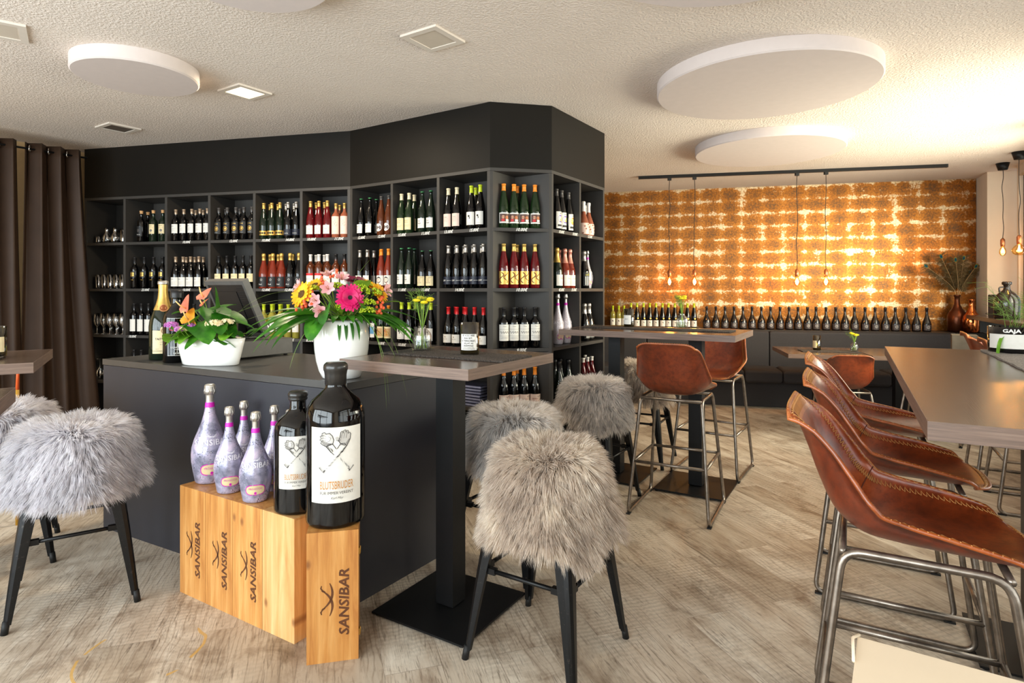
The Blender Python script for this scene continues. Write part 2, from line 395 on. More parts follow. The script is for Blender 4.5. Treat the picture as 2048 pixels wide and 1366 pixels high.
INK_P = mat('purple_ink', (120, 84, 170), .5)
INK_Y = mat('yellow_ink', (226, 212, 60), .5)
CHALK = mat('chalk_marker', (236, 234, 228), .8)
# ------------------------------------------------------------------ the setting
UX = Vector((.9725, -.2330, 0)); UN = Vector((-.2330, -.9725, 0))      # wallpaper wall: along, and out into the room
W0 = Vector((1.265, 8.43, 0)); UANG = math.atan2(UX.y, UX.x)
me = MB(); me.add([(-12, -6, 0), (9, -6, 0), (9, 12, 0), (-12, 12, 0), (-12, -6, -.1), (9, -6, -.1), (9, 12, -.1), (-12, 12, -.1)], [(0, 1, 2, 3), (7, 6, 5, 4), (0, 4, 5, 1), (1, 5, 6, 2), (2, 6, 7, 3), (3, 7, 4, 0)])
struct('floor', me.mesh('floor', FLOOR))
me = MB(); me.box(-12, 9, -6, 12, CEIL, CEIL+.1); struct('ceiling', me.mesh('ceiling', CEILM))
me = MB(); me.box(-3.2, 4.56, 0, .12, 0, CEIL); struct('wall_back', me.mesh('wall_back', PAPER), W0, UANG)
# plain pier in the far right corner
cor = W0+UX*4.55; pa = Vector((5.52, 6.97, 0)); pb = pa+UX*.30
me = MB(); me.prism([tuple(cor+UX*.02)[:2], tuple(pa)[:2], tuple(pb)[:2], tuple(pb+BX*.9)[:2], tuple(cor-UN*.3)[:2]], 0, CEIL)
struct('wall_pier', me.mesh('wall_pier', WALL))
rwang = math.atan2(BX.y, BX.x)
# window wall on the right: local x along BX, local y to the left of it (into the room)
T_END = 8.05
def wallseg(x0, x1, z0, z1, name, m=WALL, y0=-.18, y1=0.0):
    b = MB(); b.box(x0, x1, y0, y1, z0, z1); return struct(name, b.mesh(name, m), RWALL, rwang)
wins = [(-.9, 1.35), (1.55, 3.6), (3.75, 5.7), (5.82, 7.95)]
wallseg(-2.4, T_END, 0, .55, 'wall_right'); wallseg(-2.4, T_END, 2.66, CEIL, 'wall_right_upper')
FRAME = mat('dark_window_frame', (30, 27, 24), .5, spec=.3)
wallseg(-2.4, -.9, .55, 2.66, 'wall_right_pier')
for i, (a0, a1) in enumerate(wins):
    nx = wins[i+1][0] if i < 3 else T_END
    wallseg(a1, nx, .55, 2.66, 'wall_right_pier')
    b = MB(); w = .06
    b.box(a0, a1, -.12, -.04, .55, .55+w); b.box(a0, a1, -.12, -.04, 2.66-w, 2.66); b.box(a0, a0+w, -.12, -.04, .55+w, 2.66-w); b.box(a1-w, a1, -.12, -.04, .55+w, 2.66-w)
    b.box(a0+w, a1-w, -.12, -.04, 2.13, 2.19); mid = (a0+a1)/2; b.box(mid-.035, mid+.035, -.12, -.04, .55+w, 2.13)
    wn = struct('window_%d' % (i+1), b.mesh('window_frame', FRAME), RWALL, rwang)
    b = MB(); b.box(a0+w, a1-w, -.085, -.079, .55+w, 2.66-w); put('pane', b.mesh('pane', PANE), wn)['kind'] = 'structure'
    b = MB(); b.box(a0-.02, a1+.02, -.16, .03, .52, .55); put('sill', b.mesh('sill', PLASTIC_W), wn)['kind'] = 'structure'
# street front behind the viewer
f0 = RWALL+BX*-2.4; fang = math.atan2(-AX.y, -AX.x)
def frontseg(x0, x1, z0, z1, name, m=WALL, y0=0.0, y1=.18):
    b = MB(); b.box(x0, x1, y0, y1, z0, z1); return struct(name, b.mesh(name, m), f0, fang)
frontseg(-.2, 8.2, 0, .35, 'wall_front'); frontseg(-.2, 8.2, 2.62, CEIL, 'wall_front_upper'); frontseg(-.2, .4, .35, 2.62, 'wall_front_pier'); frontseg(7.0, 8.2, .35, 2.62, 'wall_front_pier')
b = MB()
for x in (.4, 2.0, 3.65, 5.3, 6.94): b.box(x, x+.06, .05, .13, .35, 2.62)
b.box(.46, 6.94, .05, .13, .35, .41); b.box(.46, 6.94, .05, .13, 2.56, 2.62)
wn = struct('window_5', b.mesh('window_frame', FRAME), f0, fang)
b = MB(); b.box(.46, 6.94, .085, .091, .41, 2.56); put('pane', b.mesh('pane', PANE), wn)['kind'] = 'structure'
# left wall behind the curtains
A0 = Vector((-4.161, 5.84, 0)); B1 = Vector((-.160, 4.363, 0)); A1 = B1-AX*1.47
DA = (A1-A0).normalized(); NA = Vector((-DA.y, DA.x, 0)); C1 = B1+(AX+BX)/math.sqrt(2)*.466; D1 = C1+BX*.944; KC = B1+BX*.33
lw0 = A0-DA*.17; b = MB(); b.box(-9.5, 1.2, 0, .15, 0, CEIL)
struct('wall_left', b.mesh('wall_left', mat('warm_left_wall', (214, 178, 128), .8, var=.04)), lw0, rwang)
b = MB(); b.box(-.4, 3.0, .36, .48, 0, CEIL); struct('wall_left_end', b.mesh('wall_left_end', WALL), A0, math.atan2(DA.y, DA.x))
# dark bulkhead above the shelving
ZT = 2.283; RZ = [1.846, 1.403, .960, .517, .074]
b = MB(); b.prism([tuple(p)[:2] for p in (A0, A1, B1, C1, D1, D1-AX*.33, A1+NA*.35, A0+NA*.35)], ZT, CEIL-.001)
struct('wall_bulkhead', b.mesh('wall_bulkhead', BULK))
# ------------------------------------------------------------------ writing
_tc = {}
def textgeo(s, size, shear=0.0, xs=1.0, weight=0.0):
    """flat triangles of a line of writing, centred on its middle, baseline at 0"""
    k = (s, size, shear, xs, weight)
    if k in _tc: return _tc[k]
    c = bpy.data.curves.new('t', 'FONT'); c.body = s; c.size = size; c.align_x = 'CENTER'; c.shear = shear; c.resolution_u = 2; c.offset = weight
    o = bpy.data.objects.new('t', c); m = bpy.data.meshes.new_from_object(o)
    vs = [(v.co.x*xs, v.co.y, 0) for v in m.vertices]; fs = [tuple(p.vertices) for p in m.polygons]
    bpy.data.objects.remove(o); bpy.data.curves.remove(c); bpy.data.meshes.remove(m)
    _tc[k] = (vs, fs); return _tc[k]
def flat_items(items):
    """-> list of (verts(u,v), faces, mat)"""
    out = []
    for it in items:
        if it[0] == 't':
            _, s, size, u, v, m = it[:6]; kw = it[6] if len(it) > 6 else {}
            vs, fs = textgeo(s, size, kw.get('shear', 0), kw.get('xs', 1), kw.get('w', 0)); out.append(([(a+u, b_+v) for a, b_, _ in vs], fs, m))
        elif it[0] == 'r':
            _, u0, u1, v0, v1, m = it; n = max(1, int((u1-u0)/.008))
            vs = [(u0+(u1-u0)*i/n, v) for v in (v0, v1) for i in range(n+1)]
            out.append((vs, [(i, i+1, n+2+i, n+1+i) for i in range(n)], m))
        elif it[0] == 'd':
            _, u, v, r, m = it[:5]; sy = it[5] if len(it) > 5 else 1
            vs = [(u, v)]+[(u+r*math.cos(2*PI*i/18), v+r*sy*math.sin(2*PI*i/18)) for i in range(18)]
            out.append((vs, [(0, 1+i, 1+(i+1) % 18) for i in range(18)], m))
        elif it[0] == 'p': out.append((it[1], [tuple(range(len(it[1])))], it[2]))
        elif it[0] == 'q':                      # thin stroke through points
            _, pts, w, m = it; vs = []; fs = []
            for i, p in enumerate(pts):
                a = pts[max(0, i-1)]; c = pts[min(len(pts)-1, i+1)]; dx, dy = c[0]-a[0], c[1]-a[1]; L = math.hypot(dx, dy) or 1
                ww = w*(1 if not isinstance(w, tuple) else 1); vs += [(p[0]-dy/L*ww, p[1]+dx/L*ww), (p[0]+dy/L*ww, p[1]-dx/L*ww)]
            for i in range(len(pts)-1): fs.append((2*i, 2*i+1, 2*i+3, 2*i+2))
            out.append((vs, fs, m))
    return out
def label_mesh(R, z0, z1, wid, items, mats, zc=None, corner=0.0):
    """paper label bent round a bottle of radius R, facing -y; items are laid out from the label's centre"""
    b = MB(); n = 12; zc = (z0+z1)/2 if zc is None else zc
    Rf = R if callable(R) else (lambda z: R)
    def bend(u, v, k): r = Rf(v+zc)+.0005+.0005*k; a = u/max(r, .01); return (r*math.sin(a), -r*math.cos(a), v+zc)
    rows = 5 if callable(R) else 1
    vs = [bend(-wid/2+wid*i/n, (z0-zc)+(z1-z0)*j/rows, 0) for j in range(rows+1) for i in range(n+1)]
    b.add(vs, [(j*(n+1)+i, j*(n+1)+i+1, (j+1)*(n+1)+i+1, (j+1)*(n+1)+i) for j in range(rows) for i in range(n)], 0, True)
    for k, (vs, fs, m) in enumerate(flat_items(items)): b.add([bend(u, v, 1+.3*k) for u, v in vs], fs, m)
    return b.mesh('label', mats)
# ------------------------------------------------------------------ shelving
def price(parent, s, xloc, z, y=-.0006, size=.032):
    z -= .0018; vs, fs = textgeo(s, size, .35, .95, .0006)
    b = MB(); b.add([(v[0], 0, v[1]) for v in vs], fs); o = put('price_mark', b.mesh('price_mark', CHALK), parent, (xloc, y, z)); return o
def bank(name, label, p0, dr, n, L, depth, prices, skip=()):
    ang = math.atan2(dr.y, dr.x); r = thing(name, label, 'shelving', p0, ang, 'wine shelving units round the counter')
    t = .026; w = L/n
    for i in range(n+1):
        b = MB(); x = min(max(i*w-t/2, 0), L-t); b.box(x, x+t, .0008, depth, 0, ZT-.026, 0); put('side_panel' if i in (0, n) else 'divider', b.mesh('divider', SHELF), r)
    b = MB(); b.box(0, L, 0, depth, ZT-.025, ZT-.001); put('top_board', b.mesh('top_board', SHELF), r)
    b = MB(); b.box(t, L-t, depth-.012, depth, .08, ZT-.026); put('back_panel', b.mesh('back_panel', SHELF), r)
    for k, z in enumerate(RZ):
        for i in range(n):
            x0 = i*w+(t/2 if i else t); x1 = (i+1)*w-(t/2 if i < n-1 else t)
            b = MB(); b.box(x0, x1, .002, depth-.012, z-.025, z); sh = put('shelf', b.mesh('shelf', SHELF), r)
            for (kk, px, s) in prices:
                if kk == k:
                    _, tt = ray_line(px, p0, dr)
                    if i*w < tt < (i+1)*w: price(sh, s, tt, z-.0205, .0012)
    b = MB(); b.box(t, L-t, .03, .045, 0, .048); put('plinth', b.mesh('plinth', SHELF), r)
    return r
LA = (A1-A0).length
bank('shelving_unit', 'long grey open shelving of six bays filled with wine behind the counter', A0, DA, 6, LA, .34,
     [(0, 372, '10.00€'), (0, 466, '12.00€'), (0, 531, '10.00€'), (0, 579, '14.00€'), (0, 622, '10.00€'), (0, 677, '11.50€'), (1, 290, '23.00€'), (1, 372, '10.00€'), (1, 531, '12.00€'), (1, 577, '12.00€'), (2, 264, '10.00€'), (2, 580, '9.00€'), (2, 619, '8.50€')])
bank('shelving_unit', 'grey open shelving of three bays between the bend and the angled corner', A1, AX, 3, 1.47, .33,
     [(0, 722, '12.00€'), (0, 762, '12.00€'), (0, 803, '15.00€'), (0, 850, '11.00€'), (0, 896, '13.00€'), (0, 947, '15.00€'), (1, 803, '11.00€'), (1, 850, '11.00€'), (1, 918, '14.00€'), (2, 762, '8.00€'), (2, 803, '10.00€')])
bank('shelving_unit', 'grey open shelving of two bays facing the room beyond the angled corner', C1, BX, 2, .944, .33,
     [(0, 1123, '10.00€'), (0, 1150, '10.00€'), (0, 1180, '12.50€'), (1, 1123, '45.00€'), (1, 1148, '35.00€')])
# corner unit
dc = (C1-B1).normalized(); cang = math.atan2(dc.y, dc.x)
r = thing('corner_shelving_unit', 'angled grey corner shelving with triangular shelves between the two runs', 'shelving', B1, cang, 'wine shelving units round the counter')
H2 = .466/2
b = MB(); b.prism([(0, 0), (.466, 0), (H2, H2)], ZT-.025, ZT-.001); put('top_board', b.mesh('top_board', SHELF), r)
q = .018
b = MB(); b.prism([(0, .0008), (q*1.2, .0008), (H2, H2-q*1.2), (H2, H2)], 0, ZT-.026); put('side_panel', b.mesh('side_panel', SHELF), r)
b = MB(); b.prism([(.466, .0008), (H2, H2), (H2, H2-q*1.2), (.466-q*1.2, .0008)], 0, ZT-.026); put('side_panel', b.mesh('side_panel', SHELF), r)
for k, z in enumerate(RZ):
    b = MB(); b.prism([(q*1.25, .002), (.466-q*1.25, .002), (H2, H2-q*1.25)], z-.025, z); sh = put('shelf', b.mesh('shelf', SHELF), r)
    if k < 3: price(sh, ['10.00€', '10.00€', '9.00€'][k], .233, z-.0205, .0012)
# ------------------------------------------------------------------ bottles
def gm(name, rgb, rough=.07, trans=0.0, coat=.25): return mat(name, rgb, rough, 0, .15, 9, coat, trans)
G_BLACK = gm('black_glass', (4, 4, 5)); G_GREEN = gm('dark_green_glass', (18, 30, 20)); G_OLIVE = gm('green_glass', (24, 42, 20))
G_YEL = gm('straw_wine_glass', (206, 196, 84), .05, .55); G_ROSE = gm('rose_wine_glass', (132, 46, 28), .06, .2); G_RED = gm('red_wine_glass', (98, 12, 18), .06, .15)
G_SAL = gm('salmon_wine_glass', (178, 100, 72), .06, .35); G_AMB = gm('amber_glass', (92, 44, 20), .06, .2)
G_SILV = mat('silver_speckled_glass', (190, 186, 190), .3, .35, .35, 120)
FO = lambda n, rgb, m=.55, r=.38: mat(n, rgb, r, m, .1, 60)
C_GOLD = FO('gold_foil', (214, 176, 96), .7); C_SILV = FO('silver_foil', (196, 190, 182), .8, .3); C_BLK = FO('black_foil', (30, 29, 30), .1, .4)
C_COP = FO('copper_foil', (204, 152, 120), .7); C_CRM = FO('cream_capsule', (226, 212, 178), .05); C_LIME = FO('lime_capsule', (190, 206, 40), .05)
C_OR = FO('orange_capsule', (238, 138, 40), .05); C_RED = FO('red_capsule', (206, 34, 38), .1); C_WH = FO('white_capsule', (232, 226, 220), .05)
C_CORK = mat('cork', (206, 160, 110), .8, var=.2, scale=90); C_GRN = FO('green_crown_cap', (60, 130, 84), .4); C_TAN = FO('brushed_capsule', (176, 152, 128), .6); C_DK = FO('gunmetal_capsule', (84, 80, 78), .4)
C_PK = FO('pink_foil', (220, 150, 132), .6)
SH = {
 'bordeaux': (.300, .0375, [(0, 0), (.034, 0), (.0375, .004), (.0375, .183), (.0345, .200), (.024, .214), (.0155, .226), (.0135, .24), (.0135, .29), (.0155, .291), (.0155, .2995), (0, .2995)]),
 'burgundy': (.298, .041, [(0, 0), (.037, 0), (.041, .005), (.041, .125), (.0385, .15), (.031, .182), (.021, .212), (.0155, .236), (.0135, .255), (.0135, .29), (.0155, .291), (.0155, .2975), (0, .2975)]),
 'rhine': (.328, .038, [(0, 0), (.035, 0), (.038, .004), (.038, .135), (.036, .165), (.029, .205), (.0205, .245), (.0155, .275), (.0135, .295), (.0135, .318), (.0155, .319), (.0155, .3275), (0, .3275)]),
 'champ': (.315, .044, [(0, 0), (.040, 0), (.044, .005), (.044, .125), (.041, .152), (.032, .188), (.022, .222), (.0165, .25), (.015, .285), (.018, .288), (.018, .306), (.014, .3145), (0, .3145)]),
 'pear': (.290, .048, [(0, 0), (.040, 0), (.045, .005), (.0485, .05), (.0485, .085), (.043, .118), (.031, .152), (.021, .18), (.0155, .206), (.014, .23), (.014, .262), (.0165, .265), (.0165, .284), (.013, .2895), (0, .2895)]),
}
def prof_at(prof, z):
    for (r0, z0), (r1, z1) in zip(prof[1:-1], prof[2:]):
        if z0 <= z <= z1 and z1 > z0: return r0+(r1-r0)*(z-z0)/(z1-z0)
    return prof[2][0]
def bottle_type(shape, glass, cap, caplen, lab, mats=None, top='cap'):
    h, R, prof = SH[shape]
    b = MB(); b.lathe(prof, 20); body = b.mesh('bottle_glass', glass)
    b = MB(); e = .0009; zc = h-caplen
    pr = [(prof_at(prof, zc)+e, zc)]+[(r+e, z) for r, z in prof if z > zc+.001 and r > 0]
    pr += [(pr[-1][0]*.8, h+e), (0, h+e)]
    b.lathe(pr, 16); capm = b.mesh('capsule', cap)
    lm = None
    if lab:
        z0, z1, wid, items = lab[:4]; Rl = (lambda z: prof_at(prof, min(max(z, .006), h-.01))) if (len(lab) > 4 and lab[4]) else R
        lm = label_mesh(Rl, z0, z1, wid, items, mats or [PAPER_W, INK, INK_O])
    return (body, capm, lm)
def lines(n, v0, dv, w, m=1, th=.0012, seed=1):
    rr = random.Random(seed); return [('r', -w/2*(.6+.4*rr.random()), w/2*(.6+.4*rr.random()), v0-i*dv-th, v0-i*dv, m) for i in range(n)]
T = {}
T['cork_dark'] = bottle_type('bordeaux', G_BLACK, C_CORK, .028, (.055, .15, .07, [('d', 0, .008, .014, 2), ('t', 'Reserva', .012, 0, -.035, 1)]), [PAPER_K, INK_W, mat('grey_emblem', (70, 66, 64), .6)])
T['cork_cream'] = bottle_type('bordeaux', G_GREEN, C_CORK, .028, (.075, .165, .075, [('t', 'MERLIN', .011, 0, .026, 1), ('r', -.03, .03, .012, .0132, 1), ('d', .008, -.014, .013, 2)]+lines(2, -.034, .004, .05)), [PAPER_C, INK, INK_G])
T['van'] = bottle_type('bordeaux', G_BLACK, C_TAN, .045, (.075, .160, .08, [('t', 'VAN', .017, -.012, .018, 3)]+lines(4, .004, .008, .05, 3)), [PAPER_W, INK, INK_O, INK_G])
T['sun'] = bottle_type('bordeaux', G_BLACK, C_DK, .045, (.058, .165, .085, [('t', 'LUNA', .015, 0, .032, 2), ('d', 0, -.008, .022, 2), ('d', .002, -.008, .018, 1), ('d', .004, -.008, .010, 2), ('t', 'Primitivo', .009, 0, -.045, 3)]), [PAPER_K, mat('brown_ink', (90, 66, 40), .6), PAPER_GOLD, INK_W])
T['band'] = bottle_type('rhine', G_GREEN, C_GOLD, .052, (.035, .075, .11, [('d', x, 0, .009, 1) for x in (-.03, -.01, .01, .03)]), [PAPER_GOLD, INK, INK_O])
T['navy'] = bottle_type('rhine', G_BLACK, C_SILV, .052, (.03, .085, .11, [('t', 'fine riesling', .010, 0, -.012, 1)]), [PAPER_N, INK_W, INK_O])
T['rose_round'] = bottle_type('rhine', G_RED, C_GOLD, .052, (.035, .112, .07, [('d', 0, .002, .03, 1), ('d', 0, .002, .028, 0), ('t', 'rosé', .016, 0, .002, 3)]), [PAPER_W, C_GRN, INK_O, INK_R])
T['rose_tall'] = bottle_type('bordeaux', G_SAL, C_GOLD, .045, (.03, .185, .085, [('q', [(.012*math.sin(t*1.7)+.002*t, .045-.005*t) for t in range(12)], .0011, 2), ('q', [(.014*math.cos(t*1.9), .03-.004*t) for t in range(10)], .001, 2)]+lines(2, -.05, .006, .04, 3)), [PAPER_PK, INK, mat('brown_red_ink', (150, 80, 70), .6), INK_G])
T['crown_white'] = bottle_type('rhine', G_GREEN, C_GRN, .008, (.035, .112, .076, [('t', 'Sex', .020, -.008, .012, 1), ('t', 'Saga', .020, -.006, -.006, 1)]+lines(2, -.016, .006, .05, 3)), [PAPER_W, INK, INK_O, INK_G])
T['crown_text'] = bottle_type('burgundy', G_BLACK, C_GRN, .008, (.02, .095, .09, [('t', 'WHAT ABOUT', .010, 0, .024, 3), ('t', 'SPIRIT', .012, 0, .010, 3), ('t', 'AND', .012, 0, -.004, 3), ('t', 'WATER', .012, 0, -.018, 3)]), [PAPER_C, INK, INK_O, INK_G])
T['crown_b1'] = bottle_type('rhine', G_BLACK, C_GRN, .008, (.03, .105, .076, [('t', 'WEIN', .018, -.005, .012, 3), ('t', 'GUT', .018, 0, -.008, 3)]+lines(2, -.02, .006, .05, 3)), [PAPER_W, INK, INK_O, INK_G])
T['round_script'] = bottle_type('rhine', G_AMB, C_DK, .03, (.04, .05, .02, [('d', 0, .02, .033, 0), ('t', '29C', .024, 0, .012, 1, {'shear': .4})]), [PAPER_W, INK, INK_O])
T['cream_cap'] = bottle_type('rhine', G_OLIVE, C_CRM, .052, (.03, .128, .085, [('t', 'CLASSIC', .012, 0, .022, 3), ('t', 'RIESLING', .010, 0, .008, 3)]+lines(3, -.01, .007, .06, 3)), [PAPER_C, INK, INK_O, mat('olive_ink', (110, 100, 60), .6)])
T['cream_pale'] = bottle_type('rhine', G_BLACK, C_CRM, .052, (.03, .128, .085, lines(3, .012, .01, .045, 3)+[('t', 'cuvée', .012, 0, .02, 3)]), [PAPER_PK, INK, INK_O, INK_G])
T['lime_drop'] = bottle_type('rhine', G_BLACK, C_LIME, .055, (.03, .128, .085, [('d', -.002, .018, .008, 1), ('q', [(-.002, .018), (.006, .004), (.002, -.004)], .003, 1)]+lines(1, -.034, .005, .04, 3)), [PAPER_W, INK, INK_O, INK_G])
T['lime_clear'] = bottle_type('bordeaux', G_YEL, C_LIME, .050, (.055, .150, .085, [('d', -.002, .016, .009, 1), ('q', [(-.002, .016), (.007, 0), (.002, -.008)], .003, 1)]+lines(1, -.034, .005, .04, 3)), [PAPER_W, INK, INK_O, INK_G])
T['orange_photo'] = bottle_type('rhine', G_OLIVE, C_OR, .052, (.035, .112, .10, [('r', -.043, .043, -.028, .030, 1), ('d', -.016, .006, .012, 2), ('d', .014, .002, .013, 3), ('r', -.03, -.006, -.026, -.008, 4), ('r', .004, .03, -.026, -.010, 0)]), [PAPER_W, mat('photo_brown', (84, 54, 44), .5), mat('photo_skin', (206, 150, 116), .5), mat('photo_ochre', (190, 110, 60), .5), INK_R])
T['gold_red'] = bottle_type('rhine', G_RED, C_GOLD, .055, (.028, .125, .09, [('q', [(-.022+.018*math.sin(t*.5), .040-.006*t) for t in range(14)], .0035, 1), ('q', [(.012+.016*math.sin(1+t*.6), .040-.006*t) for t in range(14)], .003, 1), ('q', [(-.03, -.034), (.03, -.034)], .004, 1)]), [PAPER_GOLD, mat('maroon_ink', (96, 30, 22), .6), INK_O])
T['black_cream'] = bottle_type('bordeaux', G_BLACK, C_BLK, .058, (.055, .175, .095, [('t', 'Tinto', .013, 0, .042, 3), ('r', -.047, .047, .025, .0262, 1), ('q', [(-.035+.006*t, .002+.010*math.sin(t*2.1)) for t in range(13)], .0016, 1), ('r', -.047, .047, -.024, -.0228, 1)]+lines(3, -.032, .006, .07, 3)), [PAPER_C if False else PAPER_W, INK, INK_O, INK_G])
T['black_square'] = bottle_type('bordeaux', G_BLACK, C_BLK, .06, (.105, .165, .062, [('r', -.024, .024, -.024, .024, 1), ('r', -.019, .019, -.019, .019, 2), ('r', -.0012, .0012, -.019, .019, 1), ('r', -.019, .019, -.001, .001, 1), ('t', 'Nero', .012, 0, -.055, 2, {'shear': .3})]), [PAPER_K, INK, PAPER_GOLD])
T['van_burg'] = bottle_type('burgundy', G_BLACK, C_TAN, .05, (.02, .105, .09, [('t', 'VAN', .018, -.014, .018, 3)]+lines(4, .002, .008, .06, 3)), [PAPER_W, INK, INK_O, INK_G])
T['black_small'] = bottle_type('bordeaux', G_BLACK, C_BLK, .055, (.06, .135, .08, [('t', 'ROMA', .014, 0, .010, 3)]+lines(3, -.004, .008, .06, 3)), [PAPER_C, INK, INK_O, INK_G])
T['plain_dot'] = bottle_type('bordeaux', G_BLACK, C_BLK, .050, (.035, .150, .082, [('d', -.016, .018, .003, 1)]), [PAPER_W, INK, INK_O])
T['fizz_rose'] = bottle_type('champ', G_ROSE, C_GOLD, .062, (.015, .105, .11, [('t', 'Rosé', .018, -.006, -.028, 1, {'shear': .4}), ('d', .008, .018, .009, 1), ('d', .008, .018, .007, 0)]), [PAPER_K, INK_W, INK_O])
T['fizz_dark'] = bottle_type('champ', G_BLACK, C_GOLD, .062, (.015, .105, .11, [('t', 'Brut', .018, -.006, -.028, 1, {'shear': .4}), ('d', .008, .018, .009, 1), ('d', .008, .018, .007, 0)]), [PAPER_K, INK_W, INK_O])
T['white_cap'] = bottle_type('bordeaux', G_AMB, C_WH, .060, (.030, .135, .09, [('r', -.045, .045, .032, .052, 1), ('t', 'ROSATO', .013, 0, -.004, 3)]), [PAPER_W, INK_R, INK_O, INK_G])
T['dark_white'] = bottle_type('bordeaux', G_AMB, C_BLK, .045, (.030, .145, .09, [('d', 0, .03, .008, 1), ('t', 'VINO', .014, 0, -.004, 3)]), [PAPER_W, INK_R, INK_O, INK_G])
T['silver_neck'] = bottle_type('rhine', G_BLACK, C_SILV, .06, (.03, .11, .085, [('t', 'Go', .026, 0, 0, 1, {'shear': .3})]), [PAPER_W, INK, INK_O])
T['orange_face'] = bottle_type('rhine', G_ROSE, C_OR, .052, (.025, .108, .09, [('d', 0, .004, .022, 1, 1.2), ('d', 0, .002, .015, 2, 1.25), ('d', -.005, .006, .0018, 1), ('d', .005, .006, .0018, 1), ('r', -.004, .004, -.008, -.0065, 1), ('r', -.02, .02, -.04, -.032, 3)]), [PAPER_W, INK, PAPER_PK, INK_G])
T['silver_navy'] = bottle_type('rhine', G_BLACK, C_SILV, .058, (.03, .088, .115, [('t', 'KOPP', .017, -.014, -.006, 1), ('r', .016, .05, -.001, .001, 1)]), [PAPER_N, INK_W, INK_O])
T['red_cap'] = bottle_type('burgundy', G_BLACK, C_RED, .055, (.025, .090, .095, [('t', 'WALTER', .010, 0, -.008, 3), ('d', 0, .012, .005, 3)]), [PAPER_W, INK, INK_O, mat('taupe_ink', (150, 130, 110), .6)])
T['orange_deer'] = bottle_type('burgundy', G_BLACK, C_OR, .058, (.022, .100, .10, [('q', [(.012, .028), (.018, .016), (.024, .028)], .0014, 1), ('q', [(.028, .030), (.033, .018), (.038, .030)], .0014, 1), ('t', 'Spätburg', .013, -.006, .002, 2, {'shear': .3}), ('t', 'Trocken', .013, -.004, -.014, 2, {'shear': .3})]+lines(1, -.026, .005, .04, 1)), [PAPER_PK, INK, mat('brick_ink', (170, 90, 70), .6)])
T['tan_label'] = bottle_type('bordeaux', G_GREEN, C_OR, .05, (.03, .125, .088, [('r', -.036, .036, -.034, .034, 1), ('d', .006, -.006, .018, 2), ('d', -.012, .016, .010, 3)]), [PAPER_C, mat('map_tan', (198, 160, 112), .6), INK_O, mat('map_red', (176, 92, 70), .6)])
T['blue_label'] = bottle_type('bordeaux', G_BLACK, C_BLK, .05, (.03, .15, .06, [('r', -.026, .026, -.03, .03, 1)]), [PAPER_W, mat('sea_blue_ink', (96, 150, 190), .6), INK_O])
T['art_purple'] = bottle_type('rhine', G_BLACK, C_DK, .055, (.02, .150, .085, [('d', 0, .01, .03, 1), ('d', .006, .008, .018, 2), ('d', -.006, .018, .010, 0), ('t', 'ART', .015, 0, .046, 3), ('r', -.03, .03, -.05, -.034, 3)]), [PAPER_W, INK_P, INK_Y, INK])
T['art_orange'] = bottle_type('rhine', G_BLACK, C_DK, .055, (.02, .150, .085, [('d', 0, .01, .03, 1), ('d', -.006, .008, .018, 2), ('d', .008, .016, .009, 0), ('t', 'ART', .015, 0, .046, 3), ('r', -.03, .03, -.05, -.034, 3)]), [PAPER_W, C_OR, INK_Y, INK])
T['lace'] = bottle_type('pear', G_SAL, C_WH, .085, (.012, .105, .16, [('d', .012*((i*7) % 11-5), -.038+.0072*i, .0065, 1) for i in range(11)]+[('d', .013*((i*5) % 9-4), -.035+.0085*i, .005, 0) for i in range(9)], True), [mat('lace_white_paint', (232, 200, 186), .5), G_SAL, INK_O])
T['copper_fizz'] = bottle_type('champ', G_ROSE, C_PK, .115, (.02, .105, .10, [('t', 'Rosé', .016, 0, .01, 2)]+lines(3, -.01, .008, .05, 3)), [PAPER_W, INK, INK_O, INK_G])
T['gold_fizz'] = bottle_type('champ', G_GREEN, C_GOLD, .115, (.02, .105, .10, [('t', 'Brut', .016, 0, .01, 2)]+lines(3, -.01, .008, .05, 3)), [PAPER_W, INK, INK_O, INK_G])
T['yellow_text'] = bottle_type('champ', G_BLACK, C_SILV, .085, (.02, .135, .10, [('t', 'SANSIBAR', .015, 0, .030, 1), ('q', [(-.025, .055), (.0, .046), (.025, .055)], .002, 1)]+[('r', x-.004, x+.004, -.05, .022, 2) for x in (-.03, -.012, .008, .028)]), [PAPER_K, INK_Y, INK_W])
T['black_green'] = bottle_type('champ', G_GREEN, C_BLK, .08, None)
T['rose_twocap'] = bottle_type('burgundy', G_RED, C_WH, .035, (.02, .10, .085, [('t', 'ROSÉ', .013, 0, .01, 1)]), [PAPER_W, INK_R, INK_O])
T['ledge_black'] = bottle_type('pear', gm('black_satin_glass', (26, 22, 22), .16), C_BLK, .058, (.015, .082, .10, [('d', 0, .004, .016, 1), ('d', .0, .004, .013, 0), ('t', 'Z', .016, 0, -.002, 1)], True), [mat('pewter_label', (92, 84, 82), .35, .5, .5, 160), INK_W, INK_O])
T['ledge_lime'] = bottle_type('rhine', G_BLACK, C_LIME, .055, (.02, .100, .085, [('d', .002, .014, .006, 1), ('q', [(.002, .014), (.009, .002)], .003, 1), ('d', .012, .065, .012, 2)]), [PAPER_W, INK, PAPER_GOLD])
T['ledge_clear'] = bottle_type('bordeaux', G_YEL, C_LIME, .055, (.03, .125, .085, [('d', .002, .014, .008, 1), ('q', [(.002, .014), (.010, -.002)], .003, 1)]), [PAPER_W, INK, INK_O])
NBOT = 0
def bottle(kind, label, group, loc, rotz=0.0, cat='bottle', sc=1.0):
    global NBOT; NBOT += 1
    body, cap, lab = T[kind]; r = thing('wine_bottle', label, cat, loc, rotz, group); r.scale = (sc, sc, sc)
    put('bottle_glass', body, r); put('capsule', cap, r)
    if lab: put('label', lab, r)
    return r
